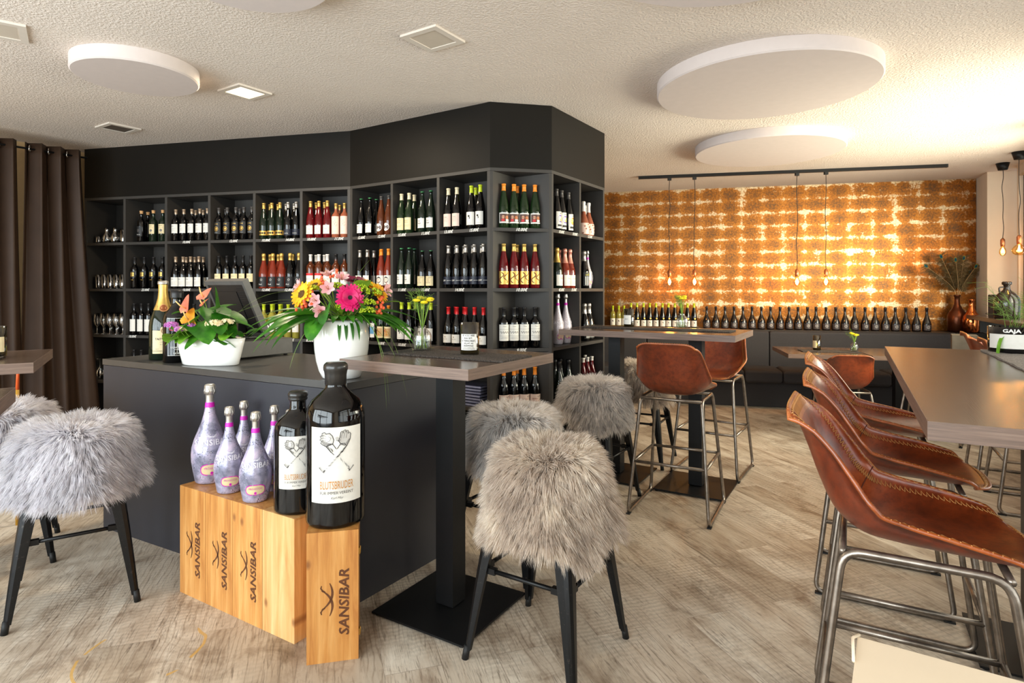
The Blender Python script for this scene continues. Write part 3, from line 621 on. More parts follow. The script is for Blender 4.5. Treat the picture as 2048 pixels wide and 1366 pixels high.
DESC = {'cork_dark': 'cork-topped dark bottle', 'cork_cream': 'cork-topped cream-labelled bottle', 'van': 'bronze-capped white-labelled bottle', 'sun': 'black bottle with gold disc', 'band': 'gold-banded green bottle',
 'navy': 'silver-capped navy-labelled bottle', 'rose_round': 'gold-capped red bottle', 'rose_tall': 'gold-capped salmon bottle', 'crown_white': 'crown-capped white-labelled bottle', 'crown_text': 'squat crown-capped bottle', 'crown_b1': 'crown-capped dark bottle',
 'round_script': 'brown bottle with round label', 'cream_cap': 'cream-capped green bottle', 'cream_pale': 'cream-capped dark bottle', 'lime_drop': 'lime-capped dark bottle', 'lime_clear': 'lime-capped straw-coloured bottle', 'orange_photo': 'orange-capped picture-labelled bottle',
 'gold_red': 'gold-capped bright red bottle', 'black_cream': 'black-capped pale-labelled bottle', 'black_square': 'black bottle with gold square', 'van_burg': 'bronze-capped sloping bottle', 'black_small': 'black-capped small-labelled bottle',
 'plain_dot': 'black-capped plain-labelled bottle', 'fizz_rose': 'gold-topped orange-pink bottle', 'fizz_dark': 'gold-topped black bottle', 'white_cap': 'white-capped rosé bottle', 'dark_white': 'dark-capped rosé bottle', 'silver_neck': 'silver-necked dark bottle',
 'orange_face': 'orange-capped face-labelled bottle', 'silver_navy': 'silver-capped slim black bottle', 'red_cap': 'red-capped dark bottle', 'orange_deer': 'orange-capped blush-labelled bottle', 'tan_label': 'orange-capped tan-labelled bottle', 'blue_label': 'dark bottle with blue label',
 'art_purple': 'black bottle with purple circle', 'art_orange': 'black bottle with orange circle', 'lace': 'white-topped lacy rosé bottle', 'copper_fizz': 'copper-foiled sparkling bottle', 'gold_fizz': 'gold-foiled sparkling bottle', 'yellow_text': 'black bottle with yellow lettering',
 'black_green': 'black-necked green bottle', 'rose_twocap': 'white-capped deep pink bottle'}
BANKS = {'A': (A0, DA, NA, LA/6), 'B': (A1, AX, BX, .49), 'D': (C1, BX, -AX, .472), 'C': (B1, dc, Vector((-dc.y, dc.x, 0)), .466)}
BAY = {'A': ['glass bay by curtain', 'second bay from curtain', 'third bay from curtain', 'fourth bay from curtain', 'fifth bay from curtain', 'last bay before bend'], 'B': ['first bay past bend', 'second bay past bend', 'last bay before corner'],
       'C': ['angled corner bay'], 'D': ['first bay around corner', 'last bay around corner']}
ROWN = ['top shelf', 'second shelf', 'third shelf', 'fourth shelf', 'lowest shelf']
ORD = ['first', 'second', 'third', 'fourth', 'fifth', 'sixth', 'seventh', 'eighth', 'ninth', 'tenth']
def F(kind, *px): return [(kind, p, 0) for p in px]
def Bk(kind, *px): return [(kind, p, 1) for p in px]
CELLS = {
 ('A', 1, 0): F('cork_dark', 283)+Bk('cork_dark', 296)+F('cork_cream', 307, 326),
 ('A', 2, 0): F('van', 352, 368, 384, 400, 414)+Bk('van', 392, 407), ('A', 3, 0): F('sun', 438, 455, 472, 488, 501)+Bk('sun', 449, 480),
 ('A', 4, 0): F('band', 526, 543, 557)+Bk('band', 536, 551)+F('navy', 575, 591)+Bk('navy', 566, 584), ('A', 5, 0): F('rose_round', 619, 636, 652)+Bk('rose_round', 628, 645)+F('rose_tall', 670, 688)+Bk('rose_tall', 680),
 ('B', 0, 0): F('crown_b1', 723, 740)+Bk('crown_b1', 753)+F('round_script', 763, 778), ('B', 1, 0): F('cream_cap', 801, 817)+Bk('cream_cap', 829)+F('crown_white', 845, 862),
 ('B', 2, 0): F('cream_pale', 892, 911)+F('lime_drop', 943, 960)+Bk('lime_drop', 952),
 ('C', 0, 0): F('orange_photo', 1006, 1026, 1071, 1049)+Bk('orange_photo', 1037), ('D', 0, 0): F('art_purple', 1113, 1121)+F('art_orange', 1137, 1146)+Bk('art_orange', 1129), ('D', 1, 0): F('lace', 1167, 1177)+Bk('lace', 1172),
 ('A', 1, 1): F('black_square', 270, 289, 307.5, 325.5), ('A', 2, 1): F('van_burg', 347, 364, 381, 398)+Bk('van_burg', 373, 390, 407, 416),
 ('A', 3, 1): F('black_small', 437, 454, 470.5, 486, 500), ('A', 4, 1): F('fizz_rose', 527, 546, 562)+Bk('fizz_rose', 538, 552)+F('fizz_dark', 577, 592)+Bk('fizz_dark', 586),
 ('A', 5, 1): F('white_cap', 619, 638, 655)+Bk('white_cap', 629, 647)+F('dark_white', 671, 688), ('B', 0, 1): F('silver_neck', 720, 735)+Bk('silver_neck', 748)+F('orange_face', 763, 777)+Bk('orange_face', 756),
 ('B', 1, 1): F('crown_white', 800, 817)+Bk('crown_white', 829)+F('crown_text', 845, 862), ('B', 2, 1): F('silver_navy', 889, 907.5, 926, 944, 963)+Bk('silver_navy', 902, 919, 935, 955),
 ('C', 0, 1): F('gold_red', 1006, 1026, 1071, 1049)+Bk('gold_red', 1037), ('D', 0, 1): F('gold_fizz', 1114)+F('copper_fizz', 1129.5, 1143)+Bk('copper_fizz', 1121), ('D', 1, 1): F('yellow_text', 1168),
 ('A', 1, 2): F('plain_dot', 261.5, 278.5, 296), ('A', 2, 2): F('plain_dot', 373, 384), ('A', 4, 2): F('lime_clear', 526, 540, 554, 571, 588)+Bk('lime_clear', 547, 563),
 ('A', 5, 2): F('plain_dot', 615, 632), ('B', 0, 2): F('plain_dot', 735)+F('blue_label', 748)+F('tan_label', 760, 774), ('B', 1, 2): F('lime_drop', 800, 817, 845, 862)+Bk('lime_drop', 831),
 ('B', 2, 2): F('red_cap', 888.5, 909, 923, 940, 960)+Bk('red_cap', 901, 917, 950),
 ('C', 0, 2): F('black_cream', 1007, 1027, 1071, 1050)+Bk('black_cream', 1038), ('D', 1, 2): F('yellow_text', 1169, 1178),
 ('A', 1, 3): F('plain_dot', 265, 282), ('C', 0, 3): F('orange_deer', 1007, 1028, 1071, 1050)+Bk('orange_deer', 1039),
 ('D', 0, 3): F('black_green', 1118, 1136.5, 1147)+Bk('black_green', 1127), ('D', 1, 3): F('rose_twocap', 1166, 1175, 1183)+Bk('rose_twocap', 1172),
}
CORNER_XY = {0: (.105, .062), 1: (.190, .072), 2: (.345, .075), 3: (.262, .075)}
for (bk, i, row), its in CELLS.items():
    p0, dr, dn, w = BANKS[bk]; rz = math.atan2(dr.y, dr.x); its = sorted(its, key=lambda q: (q[2], q[1])); cnt = {}
    h_, R_ = SH['rhine'][:2]; placed = []
    for (kind, px, back) in its:
        key = (kind, back); k = cnt.get(key, 0); cnt[key] = k+1
        if bk == 'C':
            j = ([q for q in its if not q[2]].index((kind, px, back)) if not back else 4)
            xy = [(.112, .052), (.190, .056), (.268, .056), (.350, .052), (.232, .135)][j]
            pos = p0+dr*xy[0]+dn*xy[1]
        else:
            dep = .055 if not back else .145
            if bk == 'D': dep = .07 if not back else .16
            pos, t = ray_line(px, p0+dn*dep, dr)
            lo = i*w+.015+.044; hi = (i+1)*w-.015-.044; t = min(max(t, lo), hi)
            R2 = 2*SH['champ'][1] if kind in ('fizz_rose', 'fizz_dark', 'gold_fizz', 'copper_fizz', 'yellow_text', 'black_green') else .083
            pos = p0+dn*dep+dr*t
            for _ in range(12):                  # keep glass from running into glass
                for q in placed:
                    d = pos-q
                    if d.length < R2:
                        tt = (pos-p0).dot(dr)+(R2-d.length)*1.02*(1 if d.dot(dr) >= 0 else -1); dd = (pos-p0).dot(dn)
                        if not lo-.012 <= tt <= hi+.012: dd = dd+(R2-d.length)+.004; tt = min(max(tt, lo-.012), hi+.012)
                        pos = p0+dr*tt+dn*dd
        placed.append(pos.copy())
        lab = '%s, %s from left, %s row, %s, %s' % (DESC[kind], ORD[k], 'back' if back else 'front', ROWN[row], BAY[bk][i])
        bottle(kind, lab, DESC[kind]+'s on the '+ROWN[row], (pos.x, pos.y, RZ[row]+.001), rz+random.uniform(-.12, .12))
# ------------------------------------------------------------------ counter
V = Vector((-.715, 2.598, 0)); DL = Vector((-.8788, .4772, 0)); NL = Vector((.4772, .8788, 0)); LCN = V+DL*1.913
CT = .987
poly = [V, V+BX*.75, V+BX*.75+DL*1.35+NL*.02, LCN+NL*.62, LCN]
t = thing('counter', 'blue-grey shop counter with dark worktop and angled front behind the wooden wine boxes', 'counter', V)
loc2 = lambda p: (p.x-V.x, p.y-V.y)
cc = sum((Vector((*loc2(p), 0)) for p in poly), Vector())/5
inn = [Vector((*loc2(p), 0)) for p in poly]
ctr = lambda k: [tuple(p+(cc-p).normalized()*k)[:2] for p in inn]
b = MB(); b.prism(ctr(.006), .0, CT-.036); put('carcass', b.mesh('carcass', COUNTER), t)
b = MB(); b.prism([tuple(p)[:2] for p in inn], CT-.033, CT); put('worktop', b.mesh('worktop', COUNTER_TOP), t)
b = MB(); b.prism(ctr(.03), CT-.036, CT-.033); put('shadow_gap', b.mesh('shadow_gap', RUBBER), t)
# ------------------------------------------------------------------ pedestal tables
def table(name, label, c, rotz, lx, ly, cols, h=1.10, group='high pedestal tables', base=.48, colw=.092):
    t = thing(name, label, 'table', (c[0], c[1], 0), rotz, group); th = .042
    b = MB(); b.box(-lx/2, lx/2, -ly/2, ly/2, h-th+.002, h-.0005, 0); 
    put('tabletop', b.mesh('tabletop', TABLE), t)
    b = MB(); e = .0015
    b.box(-lx/2-e, lx/2+e, -ly/2-e, -ly/2, h-th, h); b.box(-lx/2-e, lx/2+e, ly/2, ly/2+e, h-th, h); b.box(-lx/2-e, -lx/2, -ly/2, ly/2, h-th, h); b.box(lx/2, lx/2+e, -ly/2, ly/2, h-th, h)
    put('edge_band', b.mesh('edge_band', TABLE_EDGE), t)
    for (x, y) in cols:
        b = MB(); b.box(x-colw/2, x+colw/2, y-colw/2, y+colw/2, .018, h-th-.01, bev=.004); put('column', b.mesh('column', BLACK_METAL), t)
        b = MB(); b.box(x-base/2, x+base/2, y-base/2, y+base/2, .008, .016); pl = put('base_plate', b.mesh('base_plate', BLACK_METAL), t)
        b = MB()
        for sx in (-1, 1):
            for sy in (-1, 1): b.lathe([(0, 0), (.012, 0), (.012, .008), (0, .008)], 10, M=Matrix.Translation((x+sx*(base/2-.02), y+sy*(base/2-.02), 0)))
        put('levelling_foot', b.mesh('levelling_foot', RUBBER), pl)
        b = MB(); b.box(x-.14, x+.14, y-.14, y+.14, h-th-.01, h-th); put('mounting_plate', b.mesh('mounting_plate', BLACK_METAL), t)
    return t
R33 = math.radians(-33)
table('bar_table', 'square high walnut bar table with black square column standing before the counter', (-.27, 2.645), math.radians(-31.5), .665, .665, [(0, 0)])
table('bar_table', 'long high walnut bar table on two black columns beside the angled shelf corner', (1.05, 4.40), math.radians(-31), 1.24, .66, [(-.3, 0), (.3, 0)])
QX = Vector((1.002, 1.765, 0)).normalized(); PX_ = Vector((QX.y, -QX.x, 0))
NC = Vector((.921, 1.328, 0)); tc_ = NC+QX*1.015+PX_*.45
table('bar_table', 'large high bar table glowing warm by the window on the right', tc_, math.atan2(QX.y, QX.x), 2.03, .90, [(.34, -.02), (-.62, -.02)], base=.42)
E1 = Vector((.85, .53, 0)).normalized(); E2 = Vector((-E1.y, E1.x, 0)); e1a = math.atan2(E1.y, E1.x)
c = Vector((-1.916, 2.40, 0))-E1*.40+E2*.32
table('bar_table', 'high walnut bar table in front of the curtains on the left', c, e1a, .80, .64, [(-.05, 0)])
c = Vector((-1.479, 1.785, 0))-E1*.62-E2*.45
table('bar_table', 'nearest high walnut table, only its far corner showing above the left fur stools', c, e1a, 1.24, .90, [(-.35, 0)])
# window ledge table
wt = Vector((5.30, 7.0, 0)); wd = (Vector((4.39, 5.15, 0))-wt).normalized(); wl = 4.6
t = thing('window_counter', 'narrow wall-mounted window counter with a pale reflecting top at the far right', 'counter', wt, math.atan2(wd.y, wd.x))
b = MB(); b.box(0, wl, .0, .30, 1.06, 1.10); put('counter_board', b.mesh('counter_board', TABLE), t)
b = MB()
for x in (.5, 2.0, 3.5): b.box(x-.02, x+.02, .02, .30, .93, 1.06)
put('bracket', b.mesh('bracket', BLACK_METAL), t)
# low tables by the bench
for i, s in enumerate((0, .76, 1.52)):
    p = Vector((2.765, 6.0, 0))+UX*(s+.37)-UN*.42
    lb = ['low walnut table at the bench holding a lit candle glass, leftmost', 'low walnut table at the bench partly behind the big window table', 'low walnut table at the bench end carrying the grey carton'][i]
    table('dining_table', lb, p, UANG, .74, .84, [(0, 0)], .75, 'low tables along the bench', .42)
# ------------------------------------------------------------------ bench along the wallpaper wall
bench = thing('bench', 'long charcoal upholstered wall bench with high back under the rust wallpaper', 'bench', W0, UANG)
def bx(x0, x1, n0, n1, z0, z1, nm, m, bev=.03):
    b = MB(); b.box(x0, x1, -n1, -n0, z0, z1, bev=bev*.5)
    me = b.mesh(nm, m); me.polygons.foreach_set('use_smooth', [False]*len(me.polygons)); o = put(nm, me, bench)
    md = o.modifiers.new('bev', 'BEVEL'); md.width = min(bev*.6, .018); md.segments = 3; md.limit_method = 'ANGLE'; return o
S_END = 4.16
seams = [-.55, .62, ray_line(1538, W0+UN*.5, UX)[1], S_END]
bx(-.55, S_END, .50, .86, .0, .30, 'plinth', SOFA, .01)
b = MB(); b.box(-.55, S_END, -.36, -.002, 0, .86); b.box(-.55, S_END, -.42, -.002, .86, .885)
put('ledge', b.mesh('ledge', SHELF), bench)
for a0, a1 in zip(seams[:-1], seams[1:]): bx(a0+.004, a1-.004, .42, .53, .30, .882, 'back_cushion', SOFA, .035)
ss = [-.55, .62, 1.75, ray_line(1563, W0+UN*.9, UX)[1], 3.3, S_END]
for a0, a1 in zip(ss[:-1], ss[1:]): bx(a0+.004, a1-.004, .53, 1.0, .30, .455, 'seat_cushion', SOFA, .045)
b = MB(); b.box(S_END+.01, S_END+.36, -.42, -.02, 0, .885); struct('trim_1', b.mesh('trim_1', BULK), W0, UANG)
# bottles on the ledge
def ledge_pt(px, n=.2): return ray_line(px, W0+UN*n, UX)[0]
DPX = [1413.5, 1431.7, 1450, 1468, 1486, 1504, 1522.7, 1541, 1560, 1578, 1596, 1615, 1632, 1652, 1671.5, 1690, 1709, 1730, 1750, 1770.6, 1790.5, 1811.6, 1832.6, 1853.4]
tens = ['', 'eleventh', 'twelfth', 'thirteenth', 'fourteenth', 'fifteenth', 'sixteenth', 'seventeenth', 'eighteenth', 'nineteenth', 'twentieth', 'twenty-first', 'twenty-second', 'twenty-third', 'twenty-fourth']
ORDL = ORD+tens[1:]
for i, px in enumerate(DPX):
    p = ledge_pt(px, .24); bottle('ledge_black', 'bulbous black bottle on the bench ledge, %s from left of its row' % ORDL[i], 'bulbous black bottles on the bench ledge', (p.x, p.y, .8855), UANG+random.uniform(-.1, .1))
for i, px in enumerate((1225.6, 1237.5, 1248)):
    p = ledge_pt(px, .22); bottle('ledge_clear', 'straw-coloured lime-capped bottle on the bench ledge, %s of three' % ORD[i], 'straw-coloured bottles on the bench ledge', (p.x, p.y, .8855), UANG, sc=.97)
for i, px in enumerate((1262, 1274, 1287, 1299.4, 1312, 1325, 1337, 1349.6, 1362, 1375, 1388)):
    p = ledge_pt(px, .22); bottle('ledge_lime', 'dark lime-capped bottle on the bench ledge, %s from left' % ORDL[i], 'dark lime-capped bottles on the bench ledge', (p.x, p.y, .8855), UANG+random.uniform(-.15, .15))
# ------------------------------------------------------------------ wine boxes with branding
def swords():
    def arc(x0, y0, x1, y1, bow, w):
        out = []; dx, dy = x1-x0, y1-y0; L = math.hypot(dx, dy)
        for i in range(13):
            t = i/12; k = bow*4*t*(1-t); out.append((x0+dx*t-dy/L*k, y0+dy*t+dx/L*k))
        return out
    def blade(pts, w):
        vs = []; n = len(pts); fs = []
        for i, p in enumerate(pts):
            a = pts[max(0, i-1)]; c = pts[min(n-1, i+1)]; dx, dy = c[0]-a[0], c[1]-a[1]; L = math.hypot(dx, dy); ww = w*math.sin(PI*min(1, (i+.6)/n*.98))**.6
            vs += [(p[0]-dy/L*ww, p[1]+dx/L*ww), (p[0]+dy/L*ww, p[1]-dx/L*ww)]
        return vs, [(2*i, 2*i+1, 2*i+3, 2*i+2) for i in range(n-1)]
    out = [blade(arc(-.085, -.01, .045, .022, -.028, 0), .0062), blade(arc(.085, -.01, -.045, .022, .028, 0), .0062)]
    for s in (-1, 1):
        out.append(blade([(s*.052, .030), (s*.046, .022), (s*.040, .012)], .005)); out.append(blade([(s*.048, .024), (s*.062, .034), (s*.075, .030)], .004))
    return out
def brand(w_txt, y=-.0012):
    """SANSIBAR with crossed sabres, reading upwards, on the front of a box (x across, z up)"""
    b = MB(); vs, fs = textgeo('SANSIBAR', w_txt, .18, 1.12, .0014)
    b.add([(-v[1]+.058, 0, v[0]) for v in vs], fs)
    for vs, fs in swords(): b.add([(-v[1]*.72-.018, 0, v[0]*.72+.015) for v in vs], fs)
    return b.mesh('branding', BURN)
def box_crate(label, p, ang, w, d, h, m, br=None, hinge=False):
    t = thing('wine_box', label, 'box', p, ang, 'pine wine boxes before the counter')
    b = MB(); th = .010; b.box(0, w, th, d-th, 0, h-.0095); b.box(0, w, 0, th, .0, h, 0)
    b.box(0, w, d-th, d, 0, h); put('carcass', b.mesh('carcass', m), t)
    b = MB(); b.box(.0, w, th+.0004, d-th-.0004, h-.009, h); put('lid', b.mesh('lid', m), t)
    if br is not None: put('branding', br, t, (w/2, -.0008, h*.45))
    if hinge:
        for z in (.09, h-.09): b = MB(); b.box(w, w+.006, .02, .035, z-.012, z+.012); b.tube([(w+.006, .028, z-.01), (w+.006, .028, z+.016)], .0025); put('latch', b.mesh('latch', mat('brass', (190, 150, 80), .35, .9)), t)
    return t
b0 = Vector((-1.531, 2.766, 0)); b1 = Vector((-.853, 2.353, 0)); bd = (b1-b0).normalized(); ba = math.atan2(bd.y, bd.x)
BR1 = brand(.050); BR2 = brand(.050)
names = ['branded pine wine box at the left end of the row', 'branded pine wine box second in the row, under the pink bottles', 'branded pine wine box third in the row, knotty top corner', 'pale unbranded pine wine box at the right end of the row']
wbx = (b1-b0).length/4
for i in range(4): box_crate(names[i], b0+bd*(wbx*i+.0012), ba, wbx-.0024, .262, .491, PINE if i < 3 else PINE2, BR1 if i < 3 else None)
b2 = Vector((-.761, 2.221, 0)); b3 = Vector((-.579, 2.263, 0))
box_crate('separate branded pine wine box in front, carrying the largest bottle', b2, math.atan2((b3-b2).y, (b3-b2).x), (b3-b2).length, .235, .4875, PINE, BR2, True)
# ------------------------------------------------------------------ big bottles
def arms(s):
    """pencil drawing of two crossed forearms, left one a fist, right one an open hand"""
    it = []; SK, SH_, LN = 0, 3, 4
    def limb(pts, m): it.append(('p', [(x*s, y*s) for x, y in pts], m))
    arm1 = [(.76, -.56), (.58, -.76), (-.20, .08), (-.42, .32), (-.34, .44), (-.16, .44), (-.02, .24)]; arm2 = [(-x, y) for x, y in arm1]
    def line(pts, w=.010): it.append(('q', [(x*s, y*s) for x, y in pts], w*s, 4))
    limb(arm1, 3); limb([(.54, -.80), (-.26, .10), (-.46, .34), (-.34, .34), (-.10, .10), (.60, -.70)], 5)
    fist = [(-.44, .34), (-.60, .42), (-.69, .49), (-.63, .56), (-.73, .62), (-.65, .69), (-.72, .76), (-.62, .82), (-.62, .91), (-.50, .95), (-.44, .88), (-.30, .92), (-.18, .80), (-.12, .62), (-.16, .46)]; limb(fist, 3); limb([(-.46, .34), (-.64, .52), (-.62, .62), (-.40, .50), (-.14, .48)], 5)
    limb(arm2, 3); limb([(-.54, -.80), (.26, .10), (.46, .34), (.36, .30), (.14, .10), (-.58, -.72)], 5)
    hand = [(.16, .44), (.08, .58), (.14, .72), (.17, .93), (.23, .98), (.28, .88), (.30, .99), (.36, 1.03), (.40, .90), (.43, .99), (.49, .97), (.50, .84), (.56, .89), (.61, .82), (.58, .60), (.44, .34)]; limb(hand, 3); limb([(.46, .34), (.58, .62), (.50, .60), (.38, .44)], 5)
    limb([(.12, .50), (-.02, .60), (-.06, .72), (.02, .76), (.14, .66)], 3)
    for pts in (arm1, arm2, fist[:]+fist[:1], hand[:]+hand[:1]): line(pts, .013)
    for k in range(3): x = .20+k*.10; line([(x, .66), (x+.015, .80), (x+.05, .92)], .005)
    for k in range(3): y = .58+k*.10; line([(-.64, y), (-.54, y+.04), (-.44, y-.01)], .006)
    line([(-.44, .52), (-.30, .58), (-.24, .70), (-.34, .78)], .007); line([(-.02, .60), (.10, .58), (.18, .62)], .006)
    rr = random.Random(3)
    for k in range(34):
        t = rr.random(); x = -.56+t*.84; y = -.70+t*.94; line([(x, y), (x+.10, y+.015)], .005)
        t = rr.random(); x = .58-t*.84; y = -.70+t*.94
        if abs(x) > .14: line([(x, y), (x-.02, y+.11)], .005)
    return it
def bigbottle(label, pos, ang, R, h, prof, lab, wax):
    t = thing('large_wine_bottle', label, 'bottle', pos, ang, 'oversized black wine bottles'); b = MB(); b.lathe([(r*R, z*h) for r, z in prof], 40); put('bottle_glass', b.mesh('bottle_glass', G_BLACK), t)
    z0, z1, w = lab; s = w
    it = [(*q[:1], *q[1:]) for q in arms(w*.43)]
    it = [('p', [(x, y+(z1-z0)*.145) for x, y in q[1]], q[2]) if q[0] == 'p' else ('q', [(x, y+(z1-z0)*.145) for x, y in q[1]], q[2], q[3]) for q in it]
    H = z1-z0
    it += [('t', 'BLUTSBRUDER', w*.205, 0, -H*.30, 2, {'xs': .46}), ('t', 'FÜR IMMER VEREINT', w*.075, 0, -H*.37, 1, {'xs': .9}), ('t', 'Karl May', w*.06, .01*0, -H*.43, 1, {'shear': .4})]
    put('label', label_mesh(R, z0, z1, w, it, [PAPER_W, INK, INK_O, mat('pencil_grey', (186, 182, 176), .6), INK, mat('pencil_mid', (140, 136, 131), .6)]), t)
    b = MB(); b.lathe([(r*R, z*h) for r, z in wax], 28); put('wax_seal', b.mesh('wax_seal', mat('black_wax', (34, 32, 30), .3, coat=.3)), t)
    return t
PB = [(0, 0), (.93, 0), (.99, .012), (1, .03), (1, .655), (.985, .69), (.93, .735), (.80, .775), (.54, .815), (.39, .845), (.345, .87), (.34, .95), (.34, .99), (0, .99)]
yaw = lambda p: math.atan2(-p.x, p.y)*-1*-1
def face(p): return math.atan2(p.y, p.x)-PI/2      # turns local -y towards the viewer's position
p = Vector((-.695, 2.365, .488)); bigbottle('largest black wine bottle with crossed forearms label and wax-sealed neck, on the front box', p, face(p)+.03, .113, .61, PB, (.10, .385, .205),
    [(.35, .872), (.365, .874), (.37, .93), (.39, .955), (.415, .965), (.42, .985), (.40, 1.0), (.32, 1.015), (0, 1.015)])
p = Vector((-.885, 2.48, .4915)); bigbottle('smaller of the two black forearms-label bottles, standing on the pale box', p, face(p)-.06, .094, .478, PB, (.105, .315, .15),
    [(.345, .93), (.38, .93), (.42, .945), (.39, .955), (.42, .965), (.43, .98), (.40, 1.0), (.3, 1.01), (0, 1.01)])
def m_galaxy():
    t = NT('speckled_violet_glass'); v = t.coord(); a = t.noise(v, 11, 4, .6, .5); s = t.noise(v, 150, 2, .8); d = t.noise(v, 14, 3)
    c = t.ramp(a, [(.34, lin((112, 114, 134))), (.5, lin((174, 170, 196))), (.66, lin((226, 208, 232)))])
    c = t.mix(t.math('MULTIPLY', t.math('GREATER_THAN', s, .58), t.ramp(d, [(.45, (0, 0, 0)), (.6, (1, 1, 1))])), c, lin((38, 38, 48)))
    c = t.mix(t.math('GREATER_THAN', s, .70), c, lin((236, 232, 240)))
    t.l(c, t.b.inputs['Base Color']); t.b.inputs['Roughness'].default_value = .28; t.b.inputs['Metallic'].default_value = .25; return t.m
GALAXY = m_galaxy(); MAG = mat('magenta_band', (206, 30, 178), .4)
PP = [(0, 0), (.70, 0), (.78, .010), (.80, .03), (.90, .12), (.985, .22), (1, .29), (.965, .36), (.84, .44), (.64, .53), (.44, .62), (.32, .70), (.25, .77), (.22, .83), (.21, .90), (.21, .985), (0, .985)]
def foil(b, R, h):
    pr = [(.225, .80), (.225, .86), (.23, .885), (.235, .90), (.30, .905), (.305, .935), (.28, .955), (.29, .98), (.27, .995), (.20, 1.0), (0, 1.0)]
    b.lathe([(r*R, z*h) for r, z in pr], 22)
    for k in range(6):
        a = k*PI/3; b.tube([(.30*R*math.cos(a), .30*R*math.sin(a), .90*h), (.315*R*math.cos(a+.25), .315*R*math.sin(a+.25), .93*h), (.27*R*math.cos(a), .27*R*math.sin(a), .99*h)], .0014*h/.4, 5)
def galaxy_bottle(label, pos, ang, R, h, group='speckled violet sparkling bottles on the boxes', gm_=None):
    t = thing('sparkling_bottle', label, 'bottle', pos, ang, group); prof = [(r*R, z*h) for r, z in PP]
    b = MB(); b.lathe(prof, 36); put('bottle_glass', b.mesh('bottle_glass', gm_ or GALAXY), t)
    b = MB(); foil(b, R, h); put('foil_cap', b.mesh('foil_cap', C_SILV), t)
    b = MB(); b.lathe([(prof_at(prof, .765*h)+.0012, .765*h), (prof_at(prof, .80*h)+.0015, .80*h), (.225*R+.001, .815*h)], 24); put('neck_band', b.mesh('neck_band', MAG), t)
    Rf = lambda z: prof_at(prof, min(max(z, .01), h*.8))
    def onb(u, v, zc, k): r = Rf(v+zc)+.0006+.0004*k; a = u/r; return (r*math.sin(a), -r*math.cos(a), v+zc)
    b = MB(); zc = .155*h; w = R*.62; n = 20
    for k, (sx, sy, m) in enumerate(((1, 1, 1), (.92, .84, 0))):
        ring = [onb(w*sx*math.copysign(abs(math.cos(2*PI*i/n))**.6, math.cos(2*PI*i/n)), .062*h*sy*math.copysign(abs(math.sin(2*PI*i/n))**.8, math.sin(2*PI*i/n)), zc, k) for i in range(n)]
        for j in range(1, 6): pass
        mid = [onb(w*sx*.5*math.cos(2*PI*i/n), .062*h*sy*.5*math.sin(2*PI*i/n), zc, k) for i in range(n)]
        b.add([onb(0, 0, zc, k)]+mid+ring, [(0, 1+i, 1+(i+1) % n) for i in range(n)]+[(1+i, 1+n+i, 1+n+(i+1) % n, 1+(i+1) % n) for i in range(n)], m, True)
    for vs, fs, m in flat_items([('t', 'PROSECCO', .028*h, 0, .004*h, 1), ('d', 0, -.035*h, .014*h, 1)]): b.add([onb(u, v, zc, 2) for u, v in vs], fs, m)
    put('label', b.mesh('label', [PAPER_C, MAG]), t)
    b = MB(); zc = .40*h
    its = [('t', 'SANSIBAR', .078*h, 0, 0, 0, {'w': .0005, 'xs': 1.05}), ('q', [(-.05*h, .095*h), (-.02*h, .078*h), (.02*h, .08*h), (.05*h, .10*h)], .003*h, 0), ('q', [(.05*h, .085*h), (.02*h, .074*h), (-.02*h, .088*h), (-.045*h, .11*h)], .0025*h, 0)]
    for vs, fs, m in flat_items(its): b.add([onb(u, v, zc, 3) for u, v in vs], fs, m)
    put('raised_lettering', b.mesh('raised_lettering', mat('raised_grey_glass', (236, 232, 242), .35)), t)
    return t
z = .4915
for lb, x, y, R, h in (('tallest speckled violet sparkling bottle, at the left end of the boxes', -1.425, 2.83, .080, .455), ('speckled violet sparkling bottle second from left in the front', -1.265, 2.685, .064, .377),
                       ('speckled violet sparkling bottle third in front, before the wooden box seam', -1.10, 2.575, .066, .377), ('speckled violet sparkling bottle half hidden behind the second one', -1.262, 2.825, .062, .377),
                       ('speckled violet sparkling bottle behind the third one', -1.075, 2.715, .062, .377), ('speckled violet sparkling bottle peeping out behind the smaller black bottle', -.975, 2.632, .055, .374)):
    p = Vector((x, y, z)); galaxy_bottle(lb, p, face(p)+random.uniform(-.05, .12), R, h)
# pale ones in the shelf
for px, lb in ((1115.5, 'tall pale speckled bottle, left of two, third shelf around the corner'), (1131.5, 'tall pale speckled bottle, right of two, third shelf around the corner')):
    p, tt = ray_line(px, C1-AX*.11, BX); galaxy_bottle(lb, (p.x, p.y, RZ[2]+.001), math.radians(57)-.5, .052, .40, 'pale speckled bottles on the shelving', mat('pale_speckled_glass', (206, 198, 206), .3, .2, .35, 200))
for px, lb in ((1175, 'silver speckled bottle beside the yellow-lettered one, second shelf'), (1185, 'silver speckled bottle at the far end of the second shelf')):
    p, tt = ray_line(px, C1-AX*.12, BX); galaxy_bottle(lb, (p.x, p.y, RZ[1]+.001), math.radians(57)-.5, .042, .33, 'silver speckled bottles on the shelving', G_SILV)
